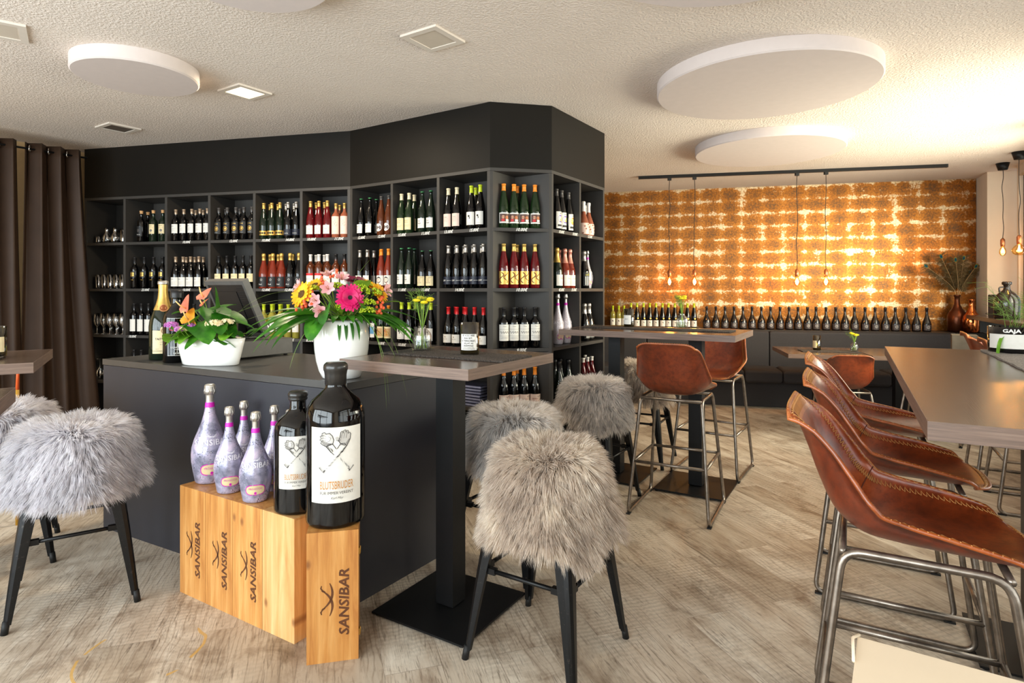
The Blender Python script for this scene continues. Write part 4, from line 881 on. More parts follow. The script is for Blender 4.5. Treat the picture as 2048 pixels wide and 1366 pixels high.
# ------------------------------------------------------------------ counter bottles
def emb(u, v, r, m1, m2): return [('d', u, v, r, m1), ('d', u, v, r*.75, m2), ('d', u, v, r*.6, m1)]
CH = lambda R, h: [(0, 0), (R*.92, 0), (R, .012*h), (R, .42*h), (R*.94, .50*h), (R*.74, .60*h), (R*.50, .70*h), (R*.37, .78*h), (R*.32, .87*h), (R*.31, .955*h), (R*.36, .96*h), (R*.36, .995*h), (0, .995*h)]
p = Vector((-2.035, 3.50, CT)); R, h = .073, .455
t = thing('champagne_magnum', 'green champagne magnum with gold foil neck and cream label on the counter', 'bottle', p, face(p)+.05); pr = CH(R, h)
b = MB(); b.lathe(pr, 32); put('bottle_glass', b.mesh('bottle_glass', G_GREEN), t)
b = MB(); zc = .63*h; b.lathe([(prof_at(pr, zc)+.001, zc)]+[(r+.001, zz) for r, zz in pr if zz > zc and r > 0 and zz < .955*h]+[(R*.34, .96*h), (R*.34, .992*h)], 28); fl = put('gold_foil', b.mesh('gold_foil', C_GOLD), t)
b = MB(); b.lathe([(R*.365, .955*h), (R*.40, .965*h), (R*.38, .998*h), (R*.2, 1.005*h), (0, 1.005*h)], 20); put('foil_cap', b.mesh('foil_cap', C_SILV), t)
Rf = lambda zz: prof_at(pr, min(max(zz, .01), .9*h))
put('label', label_mesh(R, .085*h, .375*h, .125, [('d', 0, .072, .019, 0), ('t', 'TAITTINGER', .0165, 0, .012, 1, {'w': .0003}), ('t', 'CHAMPAGNE', .007, 0, -.002, 3), ('t', 'Brut Réserve', .0075, 0, -.016, 3), ('t', 'BRUT', .007, -.035, -.042, 3), ('r', -.062, .062, -.052, -.0505, 1), ('r', -.062, .062, -.049, -.0485, 1)]+emb(0, .064, .014, 2, 0), [PAPER_C, INK, mat('bronze_ink', (150, 96, 60), .5), INK_G]), t)
b = MB()
for vs, fs, m in flat_items([('p', [(-.034, -.012), (.034, -.012), (.034, .012), (-.034, .012)], 1), ('d', 0, 0, .022, 0), ('d', 0, 0, .017, 2), ('d', 0, 0, .012, 0)]):
    zc = .66*h; b.add([((Rf(v+zc)+.0018+.0002*m)*math.sin(u/Rf(zc)), -(Rf(v+zc)+.0018+.0002*m)*math.cos(u/Rf(zc)), v+zc) for u, v in vs], fs, m)
put('neck_medallion', b.mesh('neck_medallion', [mat('bronze_foil', (206, 150, 100), .4, .5), G_BLACK, mat('dark_bronze_foil', (150, 84, 50), .4, .5)]), fl)
p = Vector((-1.885, 3.375, CT)); R, h = .070, .40
PD = [(0, 0), (R*.93, 0), (R, .015*h), (R, .60*h), (R*.93, .66*h), (R*.62, .73*h), (R*.42, .79*h), (R*.37, .86*h), (R*.37, .94*h), (R*.45, .945*h), (R*.45, .995*h), (0, .995*h)]
t = thing('wine_magnum', 'black wine magnum with red and white print beside the champagne on the counter', 'bottle', p, face(p)); b = MB(); b.lathe(PD, 32); put('bottle_glass', b.mesh('bottle_glass', G_BLACK), t)
b = MB(); b.lathe([(R*.47, .90*h), (R*.48, .945*h), (R*.48, .998*h), (R*.3, 1.003*h), (0, 1.003*h)], 20); put('capsule', b.mesh('capsule', C_BLK), t)
put('label', label_mesh(R, .10*h, .62*h, .10, [('r', -.05, .05, -.104, -.1025, 1), ('r', -.05, .05, .1025, .104, 1), ('q', [(-.038, .05), (-.034, .038), (-.022, .036), (-.008, .052), (.006, .06), (.02, .058)], .0022, 2),
    ('q', [(-.004, .004), (.002, -.004), (.006, .006)], .002, 2), ('r', .0005, .0025, -.085, -.005, 1), ('r', -.009, .012, -.032, -.028, 1), ('t', 'SIGNATURE', .012, 0, -.062, 1), ('t', 'cuvée', .010, 0, -.072, 1), ('t', 'NOIR', .014, 0, -.095, 1)], [G_BLACK, INK_W, INK_R]), t)
# ------------------------------------------------------------------ till
q0 = Vector((-1.60, 3.42, CT)); t = thing('cash_register', 'dark grey till on the counter with tilted touch screen and cash drawer', 'cash register', q0, math.atan2(BX.y, BX.x))
GREY = mat('till_grey_plastic', (86, 84, 82), .45); GREYD = mat('till_dark_plastic', (34, 33, 34), .35)
b = MB(); b.box(0, .41, 0, .40, .008, .105, bev=.004); dr = put('cash_drawer', b.mesh('cash_drawer', GREY), t)
b = MB(); b.box(.411, .414, .15, .25, .05, .07); put('drawer_lock', b.mesh('drawer_lock', CHROME), dr)
b = MB()
for x in (.03, .38):
    for y in (.03, .37): b.lathe([(0, 0), (.012, 0), (.012, .008), (0, .008)], 8, M=Matrix.Translation((x, y, 0)))
put('drawer_foot', b.mesh('drawer_foot', RUBBER), t)
b = MB(); b.box(.10, .30, .14, .28, .106, .135, bev=.004); b.box(.15, .20, .17, .25, .135, .22); put('screen_stand', b.mesh('screen_stand', GREYD), t)
# screen: turned to the shelves, its vented back and right edge show
sm = Matrix.Translation((.17, .21, .29)) @ Matrix.Rotation(math.radians(-24), 4, 'Y')
b = MB(); b.box(-.014, .014, -.19, .19, -.155, .175, M=sm, bev=.004); sc_ = put('screen', b.mesh('screen', GREYD), t)
b = MB(); 
for (y0, y1, z0, z1) in ((-.20, .20, .165, .19), (-.20, .20, -.18, -.155), (-.20, -.18, -.155, .165), (.18, .20, -.155, .165)): b.box(-.02, .02, y0, y1, z0, z1, M=sm)
put('bezel', b.mesh('bezel', GREY), sc_)
b = MB()
for i in range(9): b.box(-.0175, -.0145, -.175, -.10, .02+i*.014, .027+i*.014, M=sm)
b.box(-.0185, -.0145, -.09, .14, -.12, .12, M=sm); put('vent_panel', b.mesh('vent_panel', GREYD), sc_)
pk = smoothpath([Vector((-2.20, 3.75, CT+.004)), Vector((-2.10, 3.68, CT+.004)), Vector((-2.02, 3.72, CT+.02)), Vector((-1.93, 3.66, CT+.004)), Vector((-1.80, 3.66, CT+.004))], 6)
b = MB(); b.tube(pk, .004, 6); tag(put('cable', b.mesh('cable', RUBBER)), 'thin black cable lying on the counter left of the champagne magnum', 'cable')
# ------------------------------------------------------------------ runners, jars
def runner(label, c, ang, lx, ly, z, m, seed=1):
    rr = random.Random(seed); b = MB(); nx, ny = 46, 10; vs = []
    for j in range(ny+1):
        for i in range(nx+1):
            x = -lx/2+lx*i/nx; y = -ly/2+ly*j/ny
            if i in (0, nx): x += rr.uniform(-.004, .004)
            if j in (0, ny): y += rr.uniform(-.003, .003)
            vs.append((x, y, .0065+rr.random()*.003+(.0018*math.sin(x*23+y*9))))
    o = len(vs); vs += [(x, y, .0006) for x, y, _ in vs]
    fs = [(j*(nx+1)+i, j*(nx+1)+i+1, (j+1)*(nx+1)+i+1, (j+1)*(nx+1)+i) for j in range(ny) for i in range(nx)]
    fs += [tuple(o+k for k in reversed(f)) for f in fs]
    per = [i for i in range(nx)]+[nx+(nx+1)*j for j in range(ny)]+[ny*(nx+1)+nx-i for i in range(nx)]+[(ny-j)*(nx+1) for j in range(ny)]
    fs += [(per[k], per[k-1], o+per[k-1], o+per[k]) for k in range(len(per))]
    b.add(vs, fs, 0, False)
    for k in range(420):                                   # loose felt fibres
        e = rr.choice('xy'); s = rr.choice((-1, 1))
        if e == 'x': x, y = s*lx/2, rr.uniform(-ly/2, ly/2)
        else: x, y = rr.uniform(-lx/2, lx/2), s*ly/2
        dx = (s if e == 'x' else 0)*.012*rr.random()+rr.uniform(-.006, .006); dy = (s if e == 'y' else 0)*.012*rr.random()+rr.uniform(-.006, .006)
        b.add([(x, y, .003), (x+.0008, y+.0008, .003), (x+dx, y+dy, rr.uniform(.001, .010))], [(0, 1, 2)], 0)
    return tag(put('table_runner', b.mesh('table_runner', m), None, (c[0], c[1], z), ang), label, 'table runner', 'felt table runners')
TR = Vector((-.27, 2.645, 0)); ta = math.radians(-31.5)
runner('brown-grey felt runner across the square bar table under the jar and vase', TR+Vector((.015, .01, 0)), ta, .655, .24, 1.10, RUNNER, 1)
runner('thin grey felt runner along the long bar table by the shelf corner', (1.05, 4.42), math.radians(-31), 1.1, .20, 1.10, RUNNER, 2)
rc = NC+QX*1.02+PX_*.52; runner('light grey felt runner down the middle of the large window table', rc, math.atan2(QX.y, QX.x), 1.95, .27, 1.10, RUNNER_L, 3)
c = Vector((-1.916, 2.40, 0))-E1*.44+E2*.24; runner('dark grey felt runner on the table before the curtains', c, e1a, .62, .20, 1.10, RUNNER, 4)
c = Vector((2.765, 6.0, 0))+UX*.46-UN*.36; runner('grey felt runner on the low table holding the candle glass', c, UANG, .55, .24, .75, RUNNER, 5)
OLIVE_G = thin_glass('olive_glass', (176, 168, 60), .10, .7)
WAX = mat('candle_wax', (206, 190, 80), .5)
def jar(label, p, ang, R, h, items, lw, mats, glass=OLIVE_G, lit=False, g='cut bottle candle glasses'):
    t = thing('candle_glass', label, 'candle', p, ang, g)
    b = MB(); b.lathe([(0, 0), (R*.92, 0), (R, .006), (R, h), (R-.003, h), (R-.003, .008), (0, .008)], 32); put('glass', b.mesh('glass', glass), t)
    b = MB(); b.lathe([(0, .009), (R-.0045, .009), (R-.0045, .035), (R*.3, .034), (0, .034)], 24); w = put('candle', b.mesh('candle', WAX), t)
    b = MB(); b.tube([(0, 0, .034), (.001, 0, .046)], .001, 5); put('wick', b.mesh('wick', INK), w)
    if items: put('label', label_mesh(R, h*.17, h*.66, lw, items, mats), t)
    if lit:
        b = MB(); b.lathe([(0, 0), (.005, .006), (.0055, .012), (.003, .024), (0, .034)], 10, M=Matrix.Translation((0, 0, .045))); put('flame', b.mesh('flame', mat('flame', (255, 200, 90), .5, emit=25)), w)
    return t
p = Vector((-.185, 2.625, 1.106))
txt = [('t', 'IF YOU ARE', .0115, 0, .024, 1, {'w': .0002}), ('t', 'RACIST,', .0115, 0, .0125, 1, {'w': .0002}), ('t', 'A TERRORIST,', .0115, 0, .001, 1, {'w': .0002}), ('t', 'OR JUST AN', .0085, 0, -.0085, 1, {'w': .0002}), ('t', 'ASSHOLE', .0115, 0, -.0195, 1, {'w': .0002}), ("t", "DON'T DRINK THIS", .006, 0, -.0265, 1), ('t', 'SAUVIGNON BLANC', .007, 0, -.0325, 1)]
jar('olive candle glass with pale lettered label on the square bar table', p, face(p)+math.radians(-8), .041, .142, [(a[0], a[1], a[2]*.93, a[3], a[4]+.001, a[5], a[6] if len(a) > 6 else {}) for a in txt], .078, [PAPER_W, INK, INK_O])
p = Vector((.895, 4.59, 1.106)); jar('green candle glass with white label on the long bar table', p, face(p)-.5, .040, .14, [('t', 'BIO', .016, .0, .0, 3, {'shear': .2})], .07, [PAPER_W, INK, INK_O, INK_G])
p = Vector((2.765, 6.0, .756))+UX*.36-UN*.42; jar('lit olive candle glass on the low bench table', p, face(p)-.8, .038, .155, [('r', -.02, .02, -.01, .01, 0)], .06, [PAPER_C, INK], lit=True)
point('candle_light', (p.x, p.y, .756+.075), .6, (1, .6, .2), .012)
p = Vector((-1.916, 2.40, 1.106))-E1*.155+E2*.27; jar('candle glass cut by the left picture edge on the curtain-side table', p, face(p), .036, .13, [('r', -.02, .02, -.01, .01, 0)], .06, [PAPER_C, INK])
# ------------------------------------------------------------------ ceiling pieces
def disc(label, x, y, r, th=.08):
    b = MB(); n = 96; b.lathe([(0, 0), (r-.008, 0), (r, .008), (r, th), (0, th)], n, smooth=True)
    me = b.mesh('ceiling_disc', DISC); o = put('acoustic_disc', me, None, (x, y, CEIL-th-.0005)); md = o.modifiers.new('e', 'EDGE_SPLIT'); md.split_angle = .6
    tag(o, label, 'ceiling panel', 'round acoustic ceiling panels'); return o
disc('large round white acoustic panel on the ceiling above the middle bar table', 1.627, 3.88, .67)
disc('round white acoustic panel furthest back, just before the lamp track', 2.405, 5.64, .655)
disc('small round white acoustic panel on the ceiling left of the lit downlight', -2.292, 3.668, .34)
disc('small round acoustic panel cut off by the top edge above the counter', -1.09, 2.46, .34)
disc('large round acoustic panel barely dipping in at the top edge', .82, 2.075, .67)
LED = mat('led_panel_on', (255, 226, 170), .5, emit=9.0, var=.01); LEDOFF = mat('led_panel_off', (200, 188, 172), .6, var=.02)
def downlight(label, x, y, ang, lit, s=.25, deep=False):
    t = thing('downlight', label, 'ceiling light', (x, y, CEIL-.012), ang, 'square recessed downlights')
    b = MB(); w = .035
    for (x0, x1, y0, y1) in ((-s/2, s/2, -s/2, -s/2+w), (-s/2, s/2, s/2-w, s/2), (-s/2, -s/2+w, -s/2+w, s/2-w), (s/2-w, s/2, -s/2+w, s/2-w)): b.box(x0, x1, y0, y1, 0, .0118)
    put('frame', b.mesh('frame', PLASTIC_W), t)
    b = MB(); b.box(-s/2+w, s/2-w, -s/2+w, s/2-w, .004, .0115); put('diffuser', b.mesh('diffuser', LED if lit else (mat('louvre_grey', (96, 86, 76), .5) if deep else LEDOFF)), t)
    if lit: area('downlight_glow', (x, y, CEIL-.02), (0, 0, -1), s-.08, s-.08, 34, (1, .82, .58))
    return t
downlight('unlit square white ceiling downlight between the top disc edges and the shelving', -.43, 3.262, R33, False)
downlight('lit square ceiling downlight glowing warm right of the small disc', -1.842, 4.14, R33, True)
downlight('dark square ceiling fitting near the curtain corner', -3.32, 5.06, R33, False, deep=True)
downlight('unlit square ceiling fitting cut by the upper left picture edge', -2.70, 3.13, math.atan2(.215, -.156), False, .27)
# lamp track
tp0 = Vector((1.524, 7.23, 2.725)); tp1 = Vector((4.74, 6.53, 2.725)); td = (tp1-tp0).normalized(); tang = math.atan2(td.y, td.x)
t = thing('lamp_track', 'long thin black lamp track on the ceiling before the rust wallpaper', 'track', tp0, tang)
b = MB(); b.box(0, (tp1-tp0).length, -.017, .017, 0, .034); put('rail', b.mesh('rail', BLACK_METAL), t)
b = MB(); b.box(.0, .012, -.019, .019, -.001, .0345); b.box((tp1-tp0).length-.012, (tp1-tp0).length, -.019, .019, -.001, .0345); put('end_cap', b.mesh('end_cap', RUBBER), t)
BRASS = mat('copper_socket', (206, 128, 84), .3, .85, .1, 40); CORD = mat('black_cord', (36, 30, 26), .7)
FIL = mat('filament', (255, 176, 80), .5, emit=120, var=.01); BULBG = thin_glass('amber_bulb_glass', (255, 226, 170), .05, .5)
def pendant(label, top, zb, kind, shape='drop', canopy=False, power=6.0):
    t = thing('pendant_lamp', label, 'pendant lamp', (top[0], top[1], zb), 0, 'bare bulb pendant lamps'); L = top[2]-zb
    if canopy: b = MB(); b.lathe([(0, L-.075), (.042, L-.075), (.062, L-.001), (0, L-.001)], 24); put('canopy', b.mesh('canopy', BLACK_METAL), t)
    else: b = MB(); b.box(-.02, .02, -.015, .015, L-.03, L-.001); put('track_adapter', b.mesh('track_adapter', BLACK_METAL), t)
    rr = random.Random(int(top[0]*100)); pts = [(0, 0, .16)]+[(rr.uniform(-.008, .008), rr.uniform(-.006, .006), .16+(L-.2)*k/7) for k in range(1, 7)]+[(0, 0, L-.03)]
    b = MB(); b.tube(smoothpath(pts, 4), .0035, 6); put('cord', b.mesh('cord', CORD), t)
    b = MB(); b.lathe([(0, .16), (.010, .16), (.014, .15), (.021, .145), (.022, .09), (.020, .085), (.020, .07), (0, .07)], 20); put('socket', b.mesh('socket', BRASS), t)
    if shape == 'drop': pr = [(.014, .075), (.016, .062), (.026, .040), (.032, .016), (.030, -.006), (.019, -.026), (0, -.034)]
    else: pr = [(.014, .075), (.018, .066), (.040, .050), (.058, .022), (.060, .0), (.050, -.022), (.030, -.036), (0, -.040)]
    b = MB(); b.lathe(pr, 24); bu = put('bulb', b.mesh('bulb', BULBG), t)
    b = MB()
    for k in range(6):
        a = k*PI/3; b.tube([(.004*math.cos(a), .004*math.sin(a), .055), (.012*math.cos(a), .012*math.sin(a), .0), (.004*math.cos(a+.5), .004*math.sin(a+.5), .055)], .0012, 4)
    put('filament', b.mesh('filament', FIL), bu)
    point('bulb_light', (top[0], top[1], zb+.015), power, (1, .55, .20), .025)
    return t
for px, lb in ((1339, 'bare bulb pendant at the left end of the lamp track'), (1389, 'bare bulb pendant second from left on the track'), (1594, 'bare bulb pendant third from left on the track'), (1652, 'bare bulb pendant at the right of the track')):
    p, _ = ray_line(px, Vector((tp0.x, tp0.y, 0)), Vector((td.x, td.y, 0))); Yv = p.y
    pendant(lb, (p.x, p.y, 2.725), EYE+(580-566)*Yv/1200, 'track')
pendant('pear-shaped bare bulb hanging before the pale pier by the window', (5.30, 6.48, CEIL), 1.79, 'c', 'drop', True, 3.0)
pendant('round amber bulb pendant nearest the window at the picture edge', (5.03, 5.95, CEIL), 1.775, 'c', 'globe', True, 3.0)
# ------------------------------------------------------------------ leather bucket stools and chairs
def cr(vals, t):
    n = len(vals)-1; x = min(max(t, 0), 1)*n; i = min(int(x), n-1); f = x-i
    p1, p2 = vals[i], vals[i+1]; p0 = vals[max(0, i-1)]; p3 = vals[min(n, i+2)]
    return tuple(.5*(2*b+(c-a)*f+(2*a-5*b+4*c-d)*f*f+(3*b-a-3*c+d)*f**3) for a, b, c, d in zip(p0, p1, p2, p3))
#      y      z     half-width wing
PRO = [(-.305, 1.070, .182, .004), (-.284, 1.030, .190, .028), (-.256, .955, .204, .064), (-.228, .875, .220, .088), (-.192, .800, .232, .100), (-.130, .752, .230, .094),
       (-.050, .740, .226, .082), (.040, .738, .226, .068), (.130, .738, .222, .050), (.205, .742, .208, .026), (.255, .738, .182, .004)]
def shell_geo(dz=0.0):
    NV, NU = 44, 26
    prof = [cr(PRO, i/NV) for i in range(NV+1)]
    def pt(i, u):
        y, z, hw, wg = prof[i]; a = prof[max(0, i-1)]; c = prof[min(NV, i+1)]; ty, tz = c[0]-a[0], c[1]-a[1]; L = math.hypot(ty, tz); ny, nz = -tz/L, ty/L
        au = abs(u); k = wg*au**3.4; v = i/NV
        yy = y+ny*k; zz = z+nz*k
        if v < .14: zz -= .028*(au**7)*(1-v/.14)
        if v > .86: yy -= .055*(au**3)*((v-.86)/.14)
        x = u*hw*(1-.04*au**3)
        return Vector((x, yy, zz+dz))
    G = [[pt(i, -1+2*j/NU) for j in range(NU+1)] for i in range(NV+1)]
    return G, NV, NU
def shell_mesh(G, NV, NU, th=.007):
    N = [[None]*(NU+1) for _ in range(NV+1)]
    for i in range(NV+1):
        for j in range(NU+1):
            a = G[min(NV, i+1)][j]-G[max(0, i-1)][j]; b = G[i][min(NU, j+1)]-G[i][max(0, j-1)]; n = b.cross(a); N[i][j] = -n.normalized()
    b = MB(); W_ = NU+1
    inn = [G[i][j] for i in range(NV+1) for j in range(W_)]; out = [G[i][j]+N[i][j]*th for i in range(NV+1) for j in range(W_)]
    fs_in = [(i*W_+j, i*W_+j+1, (i+1)*W_+j+1, (i+1)*W_+j) for i in range(NV) for j in range(NU)]
    o = len(inn); fs_out = [tuple(o+k for k in reversed(f)) for f in fs_in]
    rim = [j for j in range(NU)]+[NU+W_*i for i in range(NV)]+[NV*W_+NU-j for j in range(NU)]+[(NV-i)*W_ for i in range(NV)]
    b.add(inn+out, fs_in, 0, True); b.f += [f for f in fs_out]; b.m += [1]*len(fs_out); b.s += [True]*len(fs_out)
    for k in range(len(rim)): b.f.append((rim[k-1], rim[k], o+rim[k], o+rim[k-1])); b.m.append(0); b.s.append(True)
    return b, N, [inn[k] for k in rim], [out[k] for k in rim]
def make_stool(name, label, cat, seat_z=.745, group=None, foot=True):
    dz = seat_z-.745; t = thing(name, label, cat, (0, 0, 0), 0, group)
    G, NV, NU = shell_geo(dz); b, N, rin, rout = shell_mesh(G, NV, NU)
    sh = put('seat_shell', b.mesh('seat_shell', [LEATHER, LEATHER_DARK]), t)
    mid = [(a+c)/2 for a, c in zip(rin, rout)]
    b = MB(); b.tube(mid, .0062, 7, closed=True); put('rolled_edge', b.mesh('rolled_edge', LEATHER_RIM), sh)
    b = MB(); zz = []; N_ = len(mid); sp = smoothpath(mid, 4, True); ctr_ = Vector((0, -.03, .80+dz))
    for k in range(0, len(sp), 2): q = (ctr_-sp[k]).normalized(); zz += [sp[k]+q*(.0105 if (k//2) % 2 else -.004)+Vector((0, 0, .0045))]
    b.tube(zz, .0014, 4, closed=True); put('whip_stitching', b.mesh('whip_stitching', STITCH), sh)
    b = MB(); W2 = NU+1; rows_ = [[G[i][j]-N[i][j]*.0016 for j in range(3, NU-2)] for i in range(0, 6)]; nn = len(rows_[0]); b.add([p for r_ in rows_ for p in r_], [(i*nn+j, i*nn+j+1, (i+1)*nn+j+1, (i+1)*nn+j) for i in range(5) for j in range(nn-1)], 0, True); put('top_band', b.mesh('top_band', LEATHER_EDGE), sh)
    # whip stitching a little inside the rim, zigzag
    def inset(i, j, du):
        return G[i][j]-N[i][j]*.0022
    loop = []
    m = 2
    ii = [(0+1, j) for j in range(m, NU-m)]+[(i, NU-m+1) for i in range(1, NV)]+[(NV-1, NU-m-j) for j in range(0, NU-2*m)]+[(NV-i, m-1) for i in range(1, NV)]
    base = [G[i][j]-N[i][j]*.002 for i, j in ii]; ins = [G[min(max(i+(1 if i < 3 else (-1 if i > NV-3 else 0)), 0), NV)][j+(1 if j < m+1 else (-1 if j > NU-m-1 else 0))]-N[i][j]*.002 for i, j in ii]
    L1, L2 = smoothpath(base, 3, True), smoothpath(ins, 3, True)
    z = []
    for k in range(0, len(L1)-2, 2): z += [L1[k], L2[k]*.75+L1[k]*.25, L1[k+1]*.5+L2[k+1]*.5]
    b = MB(); b.tube(z, .0013, 4, closed=True); put('stitching', b.mesh('stitching', STITCH), sh)
    # seams where back and seat panels meet
    iv = int(NV*.49)
    for rng in (range(0, 6), range(NU-5, NU+1)): b = MB(); b.tube([G[iv][j]-N[iv][j]*.001 for j in rng], .0016, 5); put('corner_seam', b.mesh('corner_seam', STITCH_DARK), sh)
    if foot:                                        # tooled band along the top of the back
        b = MB(); zz = []
        for k, j in enumerate(range(4, NU-3)):
            for q in range(2): zz.append(G[1 if (k*2+q) % 2 else 4][j]*(1-q/2)+G[1 if (k*2+q) % 2 else 4][min(NU, j+1)]*(q/2)-N[2][j]*.002)
        b.tube(zz, .0007, 4); put('top_stitching', b.mesh('top_stitching', STITCH), sh)
    # frame
    zt = .722+dz; r = .0108; tw, tb, tf = .185, -.175, .165; fw, fb, ff = .243, -.262, .262
    for s in (-1, 1):
        pts = rounded([(s*tw, tf, zt), (s*tw, tb, zt), (s*fw, fb, r), (s*fw, ff, r), (s*tw, tf, zt)][:-1], .05, 6, True)
        b = MB(); b.tube(pts, r, 10, closed=True); sf = put('side_frame', b.mesh('side_frame', STEEL), t)
        if s == 1: sf0 = sf
        for y in (fb+.02, ff-.02): b = MB(); b.box(s*fw-.012, s*fw+.012, y-.02, y+.02, 0, .008); put('glide', b.mesh('glide', RUBBER), sf)
    def atz(z, back, s):
        k = (zt-z)/(zt-r); y = tb+(fb-tb)*k if back else tf+(ff-tf)*k; return (s*(tw+(fw-tw)*k), y, z)
    for back in (True, False):
        b = MB(); b.tube([atz(zt-.005, back, -1), atz(zt-.005, back, 1)], r*.9, 8); put('seat_rail', b.mesh('seat_rail', STEEL), t)
    if foot:
        for back in (True, False): b = MB(); b.tube([atz(.327, back, -1), atz(.327, back, 1)], r*.9, 8); put('foot_rail', b.mesh('foot_rail', STEEL), t)
        for s in (-1, 1): b = MB(); b.tube([atz(.327, True, s), atz(.327, False, s)], r*.9, 8); put('side_rail', b.mesh('side_rail', STEEL), t)
    return t
G1 = 'brown leather bucket bar stools'
QA = math.atan2(QX.y, QX.x)          # stools at the big table face PX_
def facing(v): return math.atan2(v.y, v.x)-PI/2
st = make_stool('bar_stool', 'brown leather bar stool seen from behind at the long bar table', 'bar stool', group=G1)
st.location = (1.055, 3.829, 0); st.rotation_euler = (0, 0, facing(Vector((.478, .878, 0))))
dup(st, (1.558, 4.66, 0), facing(-BX), 'brown leather bar stool facing us across the right end of the long bar table')
for (x, y, lb) in ((1.095, 1.62, 'nearest brown leather bar stool at the large window table'), (1.42, 2.20, 'middle one of three leather bar stools along the large window table'), (1.74, 2.84, 'furthest of three leather bar stools along the large window table')):
    dup(st, (x, y, 0), facing(PX_), lb)
dup(st, (3.66, 4.36, 0), facing(PX_), 'leather bar stool by the window, its rim showing past the grey carton')
dup(st, (3.36, 3.80, 0), facing(PX_), 'leather bar stool by the window, its rim showing beside the black cut bottle')
ch = make_stool('dining_chair', 'low brown leather chair seen from behind at the low bench table', 'chair', .475, 'low brown leather chairs', False)
c0 = Vector((2.765, 6.0, 0))+UX*.43+UN*.22
ch.location = c0; ch.rotation_euler = (0, 0, facing(-UN))
c1 = Vector((2.765, 6.0, 0))+UX*1.22+UN*.10
dup(ch, c1, facing(-UN)-.5, 'low brown leather chair mostly hidden behind the large window table')
# ------------------------------------------------------------------ black metal stools
def make_metal_stool(label):
    t = thing('metal_stool', label, 'bar stool', (0, 0, 0), 0, 'black metal stools under sheepskins'); H = .755
    b = MB(); n = 32; ring = lambda r, z: [(r*math.copysign(abs(math.cos(2*PI*i/n))**.55, math.cos(2*PI*i/n)), r*math.copysign(abs(math.sin(2*PI*i/n))**.55, math.sin(2*PI*i/n)), z) for i in range(n)]
    vs = []; prof = [(.0, H-.012), (.09, H-.012), (.135, H-.004), (.152, H-.006), (.157, H-.016), (.158, H-.045), (.152, H-.045), (.150, H-.02), (.0, H-.022)]
    idx = []
    for r, z in prof:
        if r == 0: idx.append([len(vs)]); vs.append((0, 0, z))
        else: idx.append(list(range(len(vs), len(vs)+n))); vs += ring(r, z)
    fs = []
    for a, c in zip(idx[:-1], idx[1:]):
        for i in range(n):
            j = (i+1) % n
            if len(a) == 1: fs.append((a[0], c[i], c[j]))
            elif len(c) == 1: fs.append((a[j], a[i], c[0]))
            else: fs.append((a[j], a[i], c[i], c[j]))
    b.add(vs, fs, 0, True); put('seat', b.mesh('seat', WORN), t)
    for sx, sy in ((1, 1), (-1, 1), (-1, -1), (1, -1)):
        b = MB(); NZ = 10; vs = []; prev = None
        for k in range(NZ+1):
            f = k/NZ; z = (H-.035)*(1-f)+.035*f
            cx = .134+(.222-.134)*f+.006*math.sin(PI*f); w = .076*(1-f)+.026*f; th = .012+.004*(1-f)
            # wrapped angle profile: outer corner rounded, ribbed middle
            pr = [(-w, .006), (-w, -.002), (-w*.25, .004), (.0, .012), (.004, -w*.25), (-.002, -w), (.006, -w)]
            pr = [(.004-w, .004), (-w*.30, .006), (0, 0), (.006, -w*.30), (.004, .004-w), (-th, .004-w), (-th*.9, -th*.9), (.004-w, -th)]
            vs += [(sx*(cx+p[0]+.006), sy*(cx+p[1]+.006), z) for p in pr]
        m = 8; fl = (sx*sy) > 0
        fs = []
        for k in range(NZ):
            for q in range(m):
                f4 = (k*m+q, k*m+(q+1) % m, (k+1)*m+(q+1) % m, (k+1)*m+q); fs.append(f4 if fl else tuple(reversed(f4)))
        fs += [tuple(range(m)), tuple(range(NZ*m, NZ*m+m))]
        b.add(vs, fs, 0, False); lg = put('leg', b.mesh('leg', WORN), t)
        b = MB(); b.tube([(sx*.2285, sy*.2285, 0), (sx*.222, sy*.222, .05)], .0135, 10); put('rubber_foot', b.mesh('rubber_foot', RUBBER), lg)
        b = MB(); b.tube([(sx*.156, sy*.156, .50), (sx*.215, sy*.215, .12)], .006, 6); put('rib', b.mesh('rib', WORN), lg)
    c = .185; z = .335
    for a in range(4):
        M = Matrix.Rotation(a*PI/2, 4, 'Z'); b = MB(); b.tube([(-c+.01, c-.005, z), (c-.01, c-.005, z)], .0085, 8, M=M)
        for s in (-1, 1): b.box(s*(c-.045)-.02, s*(c-.045)+.02, c-.017, c+.006, z-.011, z+.011, M=M)
        put('crossbar', b.mesh('crossbar', WORN), t)
    return t
ms = make_metal_stool('worn black metal stool under the foremost beige sheepskin'); ma = math.radians(-33)
ms.location = (.139, 2.330, 0); ms.rotation_euler = (0, 0, ma)
M2 = dup(ms, (.005, 3.03, 0), ma, 'black metal stool under the pelt right behind the square bar table')
dup(ms, (.545, 3.98, 0), ma, 'black metal stool at the shelf end of the long bar table'); dup(ms, (1.06, 4.93, 0), ma+.1, 'black metal stool on the far side of the long bar table')
dup(ms, (-1.99, 2.735, 0), math.radians(35), 'worn black metal stool under the big silver pelt on the left'); dup(ms, (-2.66, 3.12, 0), math.radians(35), 'black metal stool at the left picture edge behind the silver one')
